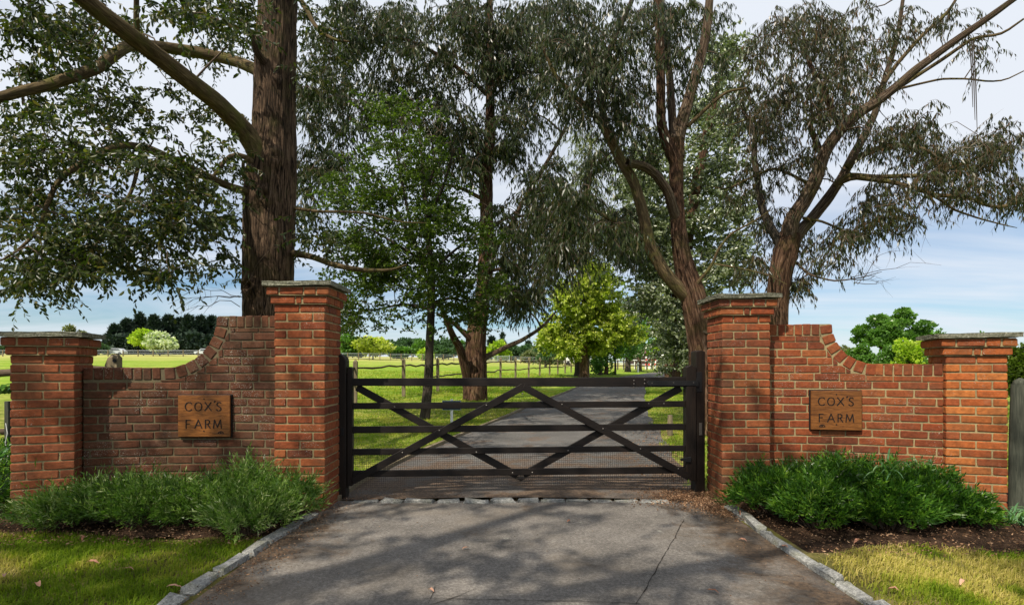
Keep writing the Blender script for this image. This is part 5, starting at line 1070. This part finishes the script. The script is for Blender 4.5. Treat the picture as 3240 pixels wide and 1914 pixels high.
# oak gate post with a strut behind the left wall
x, y = XY(283, 6.8); r = empty('timber_gate_post', (x, y, 0), .12, 'square topped pale timber post with a black ring, above the left wall', 'post')
m = MB(); m.box(-.052, .052, -.052, .052, -.2, 1.37); m.add([(-.052, -.052, 1.37), (.052, -.052, 1.37), (.052, .052, 1.37), (-.052, .052, 1.37), (-.04, 0, 1.415), (.04, 0, 1.415)], [(0, 1, 5, 4), (1, 2, 5), (2, 3, 4, 5), (3, 0, 4)]); m.build('post', MAT['fencewood'], r)
m = MB(); m.prism([(-.105, .6), (-.057, .6), (-.057, 1.38), (-.07, 1.37), (-.105, 1.28)], -.03, .03); m.build('strut', MAT['fencewood'], r); m = MB(); m.tube([(.022, -.053, 1.335), (.022, -.066, 1.335)], [.022, .022], 10); m.build('ring_latch', MAT['iron'], r)
r = empty('split_rail', (-6.3, 7.2, 0), 0, 'rough split chestnut rail behind the left end pier and wall', 'rail'); m = MB(); m.tube([(-2.2, -.2, 1.16), (-1.2, -.1, 1.2), (-.4, 0, 1.17), (.5, .1, 1.24), (1.4, .15, 1.2)], [.05, .045, .05, .045, .04], 7); m.build('rail', MAT['railwood'], r, smooth=True)
m = MB(); m.tube([(-2.2, -.2, .43), (-1.2, -.1, .40), (0, 0, .42)], [.04, .045, .04], 7); m.build('rail', MAT['railwood'], r, smooth=True)
x, y = XY(20, 5.6); r = empty('thin_stake', (x, y, 0), 0, 'thin green grey stake against the left edge of the end pier', 'stake'); m = MB(); m.box(-.022, .022, -.022, .022, -.1, .92); m.build('stake', MAT['greypost'], r, .003)
m = MB(); m.tube([(0, -.026, .7), (.02, -.03, .6), (.0, -.03, .5), (.03, -.03, .38), (.01, -.03, .3)], [.004] * 5, 5); m.build('loose_wire', MAT['white'], r)
# round post and chicken wire at the right edge
x, y = XY(2499, 4.8); r = empty('round_fence_post', (x, y, 0), 0, 'weathered round grey post leaning beside the right end pier', 'post'); me, _, _ = trunk_mesh('post', [(0, 0, -.15), (-.003, 0, .3), (.004, 0, .8), (.012, 0, 1.12)], [.072, .07, .066, .064], 'greypost', 24, .06, .02); link('post', me, r)
m = MB(); m.tube([(.012, 0, 1.10), (.014, 0, 1.15), (.016, 0, 1.175)], [.062, .045, .01], 10); m.build('top', MAT['greypost'], r, smooth=True)
r = empty('chicken_wire_fence', (x + .07, y + .02, 0), 0, 'hexagonal chicken wire netting stretched right of the round grey post', 'netting'); m = MB(); s = .038; k = 0
z = .1
while z < .95:
    xx = (k % 2) * s * .87
    while xx < 1.2:
        for (a, b) in (((xx, z), (xx, z + s)), ((xx, z + s), (xx + s * .87, z + s * 1.5)), ((xx, z + s), (xx - s * .87, z + s * 1.5))): m.tube([(a[0], 0, a[1]), (b[0], 0, b[1])], [.0016, .0016], 3, False)
        xx += s * 1.74
    z += s * 1.5; k += 1
m.build('netting', MAT['wire'], r, kind='stuff')

# ------------------------------------------------------------------ shrubs in the beds
def pnoise(x, y, s, seed=0):
    r = np.random.default_rng(seed); A = r.random((64, 64)); u = x * s + 31.7; v = y * s + 17.3; i = np.floor(u).astype(int); j = np.floor(v).astype(int); f = u - i; g_ = v - j; f = f * f * (3 - 2 * f); g_ = g_ * g_ * (3 - 2 * g_)
    return (A[i % 64, j % 64] * (1 - f) + A[(i + 1) % 64, j % 64] * f) * (1 - g_) + (A[i % 64, (j + 1) % 64] * (1 - f) + A[(i + 1) % 64, (j + 1) % 64] * f) * g_
def bush(label, x, y, rx, ry, h, n, mat, leaf=.042, wid=.0068, spike=.10, group=None, top=.5, m=17):
    z0 = .0; r = empty('lavender_bush', (x, y, z0), 0, label, 'shrub', group)
    a = rng.random(n) * 2 * PI; q = rng.random(n) ** .5; lump = 1 + .20 * np.sin(a * 4 + x * 9) + .12 * np.sin(a * 9 + y * 5); tone = random.uniform(-.12, .16)
    px_, py_ = np.cos(a) * q * rx * lump, np.sin(a) * q * ry * lump; hz = h * np.sqrt(np.clip(1 - (q * .93) ** 2.6, 0, 1)) * rng.uniform(.45, 1.02, n) * (.72 + .5 * pnoise(px_ + x, py_ + y, 8, 11)) + .03
    base = np.stack([px_, py_, hz], 1); out = np.stack([px_ / rx, py_ / ry, np.full(n, top + .25)], 1) + rng.normal(size=(n, 3)) * .28; out = unit(out)
    L = spike * rng.uniform(.4, 1.5, n); t = (np.arange(m) + .5) / m
    P = base[:, None] + out[:, None] * L[:, None, None] * t[None, :, None]; s = unit(np.cross(out, rng.normal(size=(n, 3)))); s2 = np.cross(out, s)
    ang = np.arange(m) * 2.4; rad = s[:, None] * np.cos(ang)[None, :, None] + s2[:, None] * np.sin(ang)[None, :, None]
    D = rad * (1 - .6 * t)[None, :, None] + out[:, None] * (.55 + .7 * t)[None, :, None]; D = unit(D + rng.normal(size=D.shape) * .18)
    N_ = n * m; lv = np.clip((rng.random(N_) * .45 + np.repeat(rng.random(n) ** 1.5 * .6, m)) * .95 + tone - .05, 0, .99); P = P.reshape(-1, 3) + np.array([x, y, z0])
    leaf_obj('foliage', r, mat, P, D.reshape(-1, 3), leaf * rng.uniform(.45, 1.35, N_), wid * rng.uniform(.6, 1.4, N_), 'lance', lv)
    mb = MB(); 
    for k in range(46):
        i = rng.integers(0, n); b = base[i]; mb.tube([(b[0] * .12, b[1] * .12, -.02), (b[0] * .5, b[1] * .5, b[2] * .3), (b[0] * .9, b[1] * .9, b[2] * .92)], [.005, .004, .0025], 4, False)
    mb.build('stems', MAT['twig'], r, kind='stuff'); return r
GL_ = 'grey green bushes along the left bed'
for lab, x, y, rx, ry, h in [('low blue green lavender like bush at the left end of the left bed', -3.50, 4.38, .28, .26, .19), ('taller bush standing against the right edge of the left end pier', -3.22, 4.50, .32, .28, .27),
                             ('bush in the left bed just left of the pale twiggy gap', -2.88, 4.42, .32, .28, .25), ('pale stemmed bush under the left name board', -2.52, 4.50, .26, .28, .24), ('tallest bush of the left bed, right of the name board', -2.22, 4.55, .32, .30, .33),
                             ('front bush bulging over the left kerb stones', -1.99, 4.20, .23, .25, .20), ('bush at the foot of the tall left pier', -1.82, 4.52, .20, .20, .26)]:
    bush(lab, x, y, rx, ry, h, int(760 * rx * ry / .1), 'l_lav', group=GL_, leaf=.046, wid=.0085, spike=.15, m=14)
GR_ = 'dense green bushes along the right bed'
for lab, x, y, rx, ry, h in [('bright sunlit bush against the tall right pier, spilling over the kerb', 2.24, 4.68, .30, .30, .37), ('low front bush of the right bed above the kerb stones', 2.38, 4.32, .26, .24, .27), ('dense bush beneath the left half of the right name board', 2.62, 4.62, .36, .34, .39),
                             ('dense bush in the middle of the right bed behind the arching strap leaves', 3.00, 4.60, .36, .34, .41), ('low front bush in the middle of the right bed', 2.92, 4.28, .34, .20, .28), ('dark bush right of the arching strap leaves', 3.32, 4.54, .32, .32, .35), ('bush tapering down in front of the right end pier', 3.56, 4.44, .20, .24, .22)]:
    bush(lab, x, y, rx, ry, h, int(950 * rx * ry / .1), 'l_bush', group=GR_, leaf=.052, wid=.0115, spike=.10, m=13)
def strap(name, label, x, y, z, n, L, w_, arch=.8, spread=1, lean=(0, 0)):
    r = empty(name, (x, y, z), 0, label, 'plant')
    for i in range(n):
        a = random.random() * 6.28; d = Vector((math.cos(a) * spread + lean[0], math.sin(a) * spread + lean[1], 0)).normalized(); l = L * random.uniform(.6, 1.1); V = []; F = []; K = 8; p = Vector((random.uniform(-.05, .05), random.uniform(-.05, .05), 0)); el = random.uniform(.9, 1.35)
        s = Vector((-d.y, d.x, 0))
        for k in range(K + 1):
            t = k / K; ww = w_ * math.sin(PI * min(1, .15 + t * .85)) ** .6 * .5 + .0005; V += [p - s * ww, p + Vector((0, 0, -ww * .5)), p + s * ww]; e = el - arch * 2.2 * t; p = p + (d * math.cos(e) + Vector((0, 0, math.sin(e)))) * l / K
            if p.z + z < .02: p.z = .02 - z
        for k in range(K): b = 3 * k; F += [(b, b + 1, b + 4, b + 3), (b + 1, b + 2, b + 5, b + 4)]
        me = meshnp('leaf', [tuple(v) for v in V], F, MAT['l_blade'], True, {'lv': [random.random() * .9] * len(F)}); link('leaf', me, r)
strap('daffodil_clump', 'long arching pale green strap leaves flopping over the right bed bushes', 3.0, 4.42, .36, 17, .48, .014, .75, 1, (.3, -.9))
strap('daffodil_clump', 'clump of dark strap leaves at the foot of the round grey post', 3.98, 4.38, 0, 34, .42, .013, .72)
strap('daffodil_clump', 'second strap leaved clump in the lower right corner of the bed', 4.32, 4.30, 0, 26, .38, .013, .72)
strap('grass_tuft', 'thin leaning blades behind the bushes of the left bed', -2.75, 4.66, .02, 9, .55, .010, .5)
# laurel sprig and rough growth at the left edge
strap('laurel_sprig', 'broad leaved green sprig reaching in at the left edge beside the end pier', -4.80, 5.2, 1.02, 12, .22, .05, .5); strap('laurel_sprig', 'lower broad leaved sprig at the left edge above the soil', -4.75, 5.1, .40, 10, .20, .045, .5)
def scrub(name, label, x, y, rx, ry, h, n, mat, L, w_, cat='undergrowth'):
    r = empty(name, (x, y, 0), 0, label, cat); P = np.stack([x + rng.normal(size=n) * rx * .5, y + rng.normal(size=n) * ry * .5, rng.random(n) ** 1.6 * h], 1); D = rng.normal(size=(n, 3)); D[:, 2] = np.abs(D[:, 2]) * 1.2
    leaf_obj('foliage', r, mat, P, D, L * rng.uniform(.6, 1.4, n), w_ * rng.uniform(.7, 1.3, n), 'lance')
scrub('rough_undergrowth', 'tangled dry and green growth left of the end pier', -4.75, 5.3, .7, .8, .55, 6000, 'l_bush', .07, .016)

# ------------------------------------------------------------------ grass, litter, fallen leaves
def blades(name, x, y, L, wd_, mat, lean=.6, lvb=None, lift=0, seg2=True):
    n = len(x); P = np.stack([x, y, gz(x, y) + lift], 1); a = rng.random(n) * 2 * PI; ln = rng.random(n) * lean; h = np.stack([np.cos(a), np.sin(a), np.zeros(n)], 1); s = np.stack([-np.sin(a + .8), np.cos(a + .8), np.zeros(n)], 1)
    up = np.array([0, 0, 1.0]); Lc = L[:, None]; w2 = (wd_ / 2)[:, None]; ln = ln[:, None]
    m1 = P + (up * (1 - ln * .35) + h * ln * .45) * Lc * .55; tip = P + (up * (1 - ln * .75) + h * ln * 1.2) * Lc
    V = np.stack([P - s * w2, P + s * w2, m1 + s * w2 * .8, m1 - s * w2 * .8, tip + s * w2 * .12, tip - s * w2 * .12], 1).reshape(-1, 3); b = np.arange(n)[:, None] * 6
    F = np.concatenate([b + np.array([[0, 1, 2, 3]]), b + np.array([[3, 2, 4, 5]])], 1).reshape(-1, 4)
    lv = rng.random(n) * .5 + .1 if lvb is None else np.clip(lvb + rng.random(n) * .35, 0, .99)
    return link(name, meshnp(name, V, F, MAT[mat], False, {'lv': np.repeat(lv, 2)}), kind='stuff')
def lawn(x0, x1, y0, y1, dens, keep, Lm, wm, name='lawn_grass', mat='grass', ylev=1.0):
    n = int((x1 - x0) * (y1 - y0) * dens); x = rng.uniform(x0, x1, n); y = rng.uniform(y0, y1, n); pn = pnoise(x, y, 2.3, 1) * .6 + pnoise(x, y, 7, 2) * .4; k = keep(x, y) & (rng.random(n) < .25 + 1.1 * pn); x, y, pn = x[k], y[k], pn[k]
    dry = np.clip((pnoise(x, y, 1.7, 3) * .6 + pnoise(x, y, 5, 4) * .5 - .43 - .07 * ((x > 0) & (y < 5))) * 2.1, 0, .6)
    return blades(name, x, y, Lm * rng.uniform(.4, 1.25, len(x)) * (.55 + .8 * pn), wm * rng.uniform(.6, 1.3, len(x)), mat, 1.0, dry)
lawn(-5.2, -1.78, 2.75, 4.3, 11000, lambda x, y: (y < 4.13 + .06 * np.sin(x * 3) - .12 * np.clip(x + 3, 0, 1)) & (x < -1.97 + .2 * (y - 2) / 3) & (rng.random(len(x)) < np.clip((4.28 - y) * 5, 0, 1)), .056, .0060)
lawn(1.98, 5.3, 2.75, 4.0, 11000, lambda x, y: (y < 3.84 - .25 * np.clip(2.7 - x, 0, 1) + .1 * np.sin(x * 3)) & (rng.random(len(x)) < np.clip((x - 1.95) * 2.2, 0, 1)), .056, .0060)
le = lambda y: np.interp(y, *zip(*dl)); re_ = lambda y: np.interp(y, *zip(*dr))
lawn(-9, 3.5, 5.7, 13, 1500, lambda x, y: x < le(y) - .05, .06, .008, 'verge_grass', 'grass2')
lawn(-9, 7, 13, 24, 420, lambda x, y: x < le(y) - .05, .065, .014, 'verge_grass', 'grass2')
lawn(1.8, 8, 5.8, 13, 1500, lambda x, y: x > re_(y) + .05 + .2 * np.sin(y * 2), .06, .008, 'verge_grass', 'grass2')
lawn(2.5, 14, 13, 26, 400, lambda x, y: x > re_(y) + .05, .065, .014, 'verge_grass', 'grass2')
lawn(-16, 4, 18, 45, 70, lambda x, y: x < le(y) - 1.5, .12, .03, 'field_grass', 'grass2')
lawn(-9, -3.8, 5.3, 9, 1500, lambda x, y: x < -4.1, .16, .009, 'verge_grass', 'grass2')
def flakes(name, x, y, size, mat='litter', z=0.012, zs=.02, flatn=.25, shape='lance', ratio=.5, lv=None):
    n = len(x); P = np.stack([x, y, gz(x, y) + z + rng.random(n) * zs], 1); D = rng.normal(size=(n, 3)); D[:, 2] *= flatn
    return leaf_obj(name, None, mat, P, D, size * rng.uniform(.5, 1.6, n), size * ratio * rng.uniform(.5, 1.5, n), shape, lv)
def cl(n, cx, cy, sx_, sy_): return rng.normal(size=n) * sx_ + cx, rng.normal(size=n) * sy_ + cy
x, y = cl(5200, 1.75, 5.32, .26, .20); k = (x < 2.0) & (y > 4.7); flakes('bark_chippings', x[k], y[k], .018)
x, y = cl(2600, 1.9, 4.85, .14, .14); flakes('bark_chippings', x, y, .016)
x = rng.uniform(-1.6, 2.0, 7000); y = 5.2 + rng.random(7000) ** 1.3 * 1.6; k = pnoise(x, y, 3, 9) > .42; flakes('leaf_litter', x[k], y[k], .013)
x = rng.uniform(1.0, 3.0, 5000); y = rng.uniform(6, 11, 5000); k = (x > re_(y) - .9) & (x < re_(y) + .2); flakes('leaf_litter', x[k], y[k], .022)
x = rng.uniform(-1.75, 1.9, 2600); y = rng.uniform(2.7, 5.1, 2600); k = rng.random(2600) < np.clip((np.abs(x) - 1.0) * 1.1, .06, 1); flakes('leaf_litter', x[k], y[k], .010, z=.010, zs=.004)
x = -1.55 + rng.normal(size=1500) * .09 + rng.random(1500) * .05; y = rng.uniform(2.7, 5.1, 1500); flakes('leaf_litter', x - .12, y, .013, z=.012)
x = rng.uniform(-5, -1.8, 5200); y = rng.uniform(3.85, 5.0, 5200); flakes('leaf_litter', x, y, .017, z=.025, zs=.035)
x = rng.uniform(2.0, 5, 5200); y = rng.uniform(3.65, 5.0, 5200); flakes('leaf_litter', x, y, .017, z=.025, zs=.035)
def fallen(label, px, py, L, w_, lift=.012, rot=None):
    y = EYE * 1356.8 / (py - 891.6); x = (px - 1256) / 1356.8 * y; V = []; F = []; K = 6
    for k in range(K + 1):
        t = k / K; ww = w_ / 2 * math.sin(PI * min(1, t * .94 + .05)) ** .8; zc = .012 * math.sin(t * PI) * random.uniform(.5, 1.5); V += [(t * L - L / 2, -ww, zc + ww * .5), (t * L - L / 2, 0, zc), (t * L - L / 2, ww, zc + ww * .5)]
    for k in range(K): b = 3 * k; F += [(b, b + 1, b + 4, b + 3), (b + 1, b + 2, b + 5, b + 4)]
    o = link('fallen_leaf', meshnp('fallen_leaf', V, F, MAT['deadleaf'], True, {'lv': [random.random() * .9] * len(F)}), None, (x, y, lift), (random.uniform(-.2, .2), random.uniform(-.2, .2), rot if rot is not None else random.random() * 6)); tag(o, label, 'leaf')
for a in [('pink backed fallen leaf on the left lawn near the bottom', 93, 1447, .075, .028, .03), ('fallen leaf at the left margin of the left lawn', 8, 1425, .06, .022, .03), ('curled tan leaf pair spot in the middle of the left lawn', 227, 1391, .085, .022, .03),
          ('long pale leaf on the left lawn close to the kerb', 428, 1452, .08, .018, .03), ('tan leaf near the soil edge of the left lawn', 205, 1330, .07, .022, .03), ('brown leaf midway between soil and kerb on the left lawn', 315, 1408, .06, .02, .03),
          ('orange brown leaf on the bare soil of the right bed', 2107, 1340, .09, .03, .035), ('red tinged leaf on soil beside the right kerb', 1925, 1352, .05, .026, .03), ('pink leaf lying in the middle of the right lawn', 2360, 1440, .07, .022, .03),
          ('brown leaf on the right lawn by the lower kerb stones', 2192, 1460, .055, .03, .03), ('pale leaf on the left part of the tarmac', 1142, 1350, .055, .02, .014), ('curled dark leaf on the lower right tarmac', 1748, 1457, .07, .02, .014),
          ('cream leaf fragment on the tarmac left of the long crack', 1395, 1283, .06, .018, .014), ('small orange leaf on the tarmac bottom by the short crack', 1057, 1455, .045, .02, .014), ('long tan leaf curled against the right kerb', 1814, 1272, .09, .018, .05, 1.3), ('brown leaf on the tarmac near the right kerb', 1822, 1330, .06, .02, .014)]: fallen(*a)
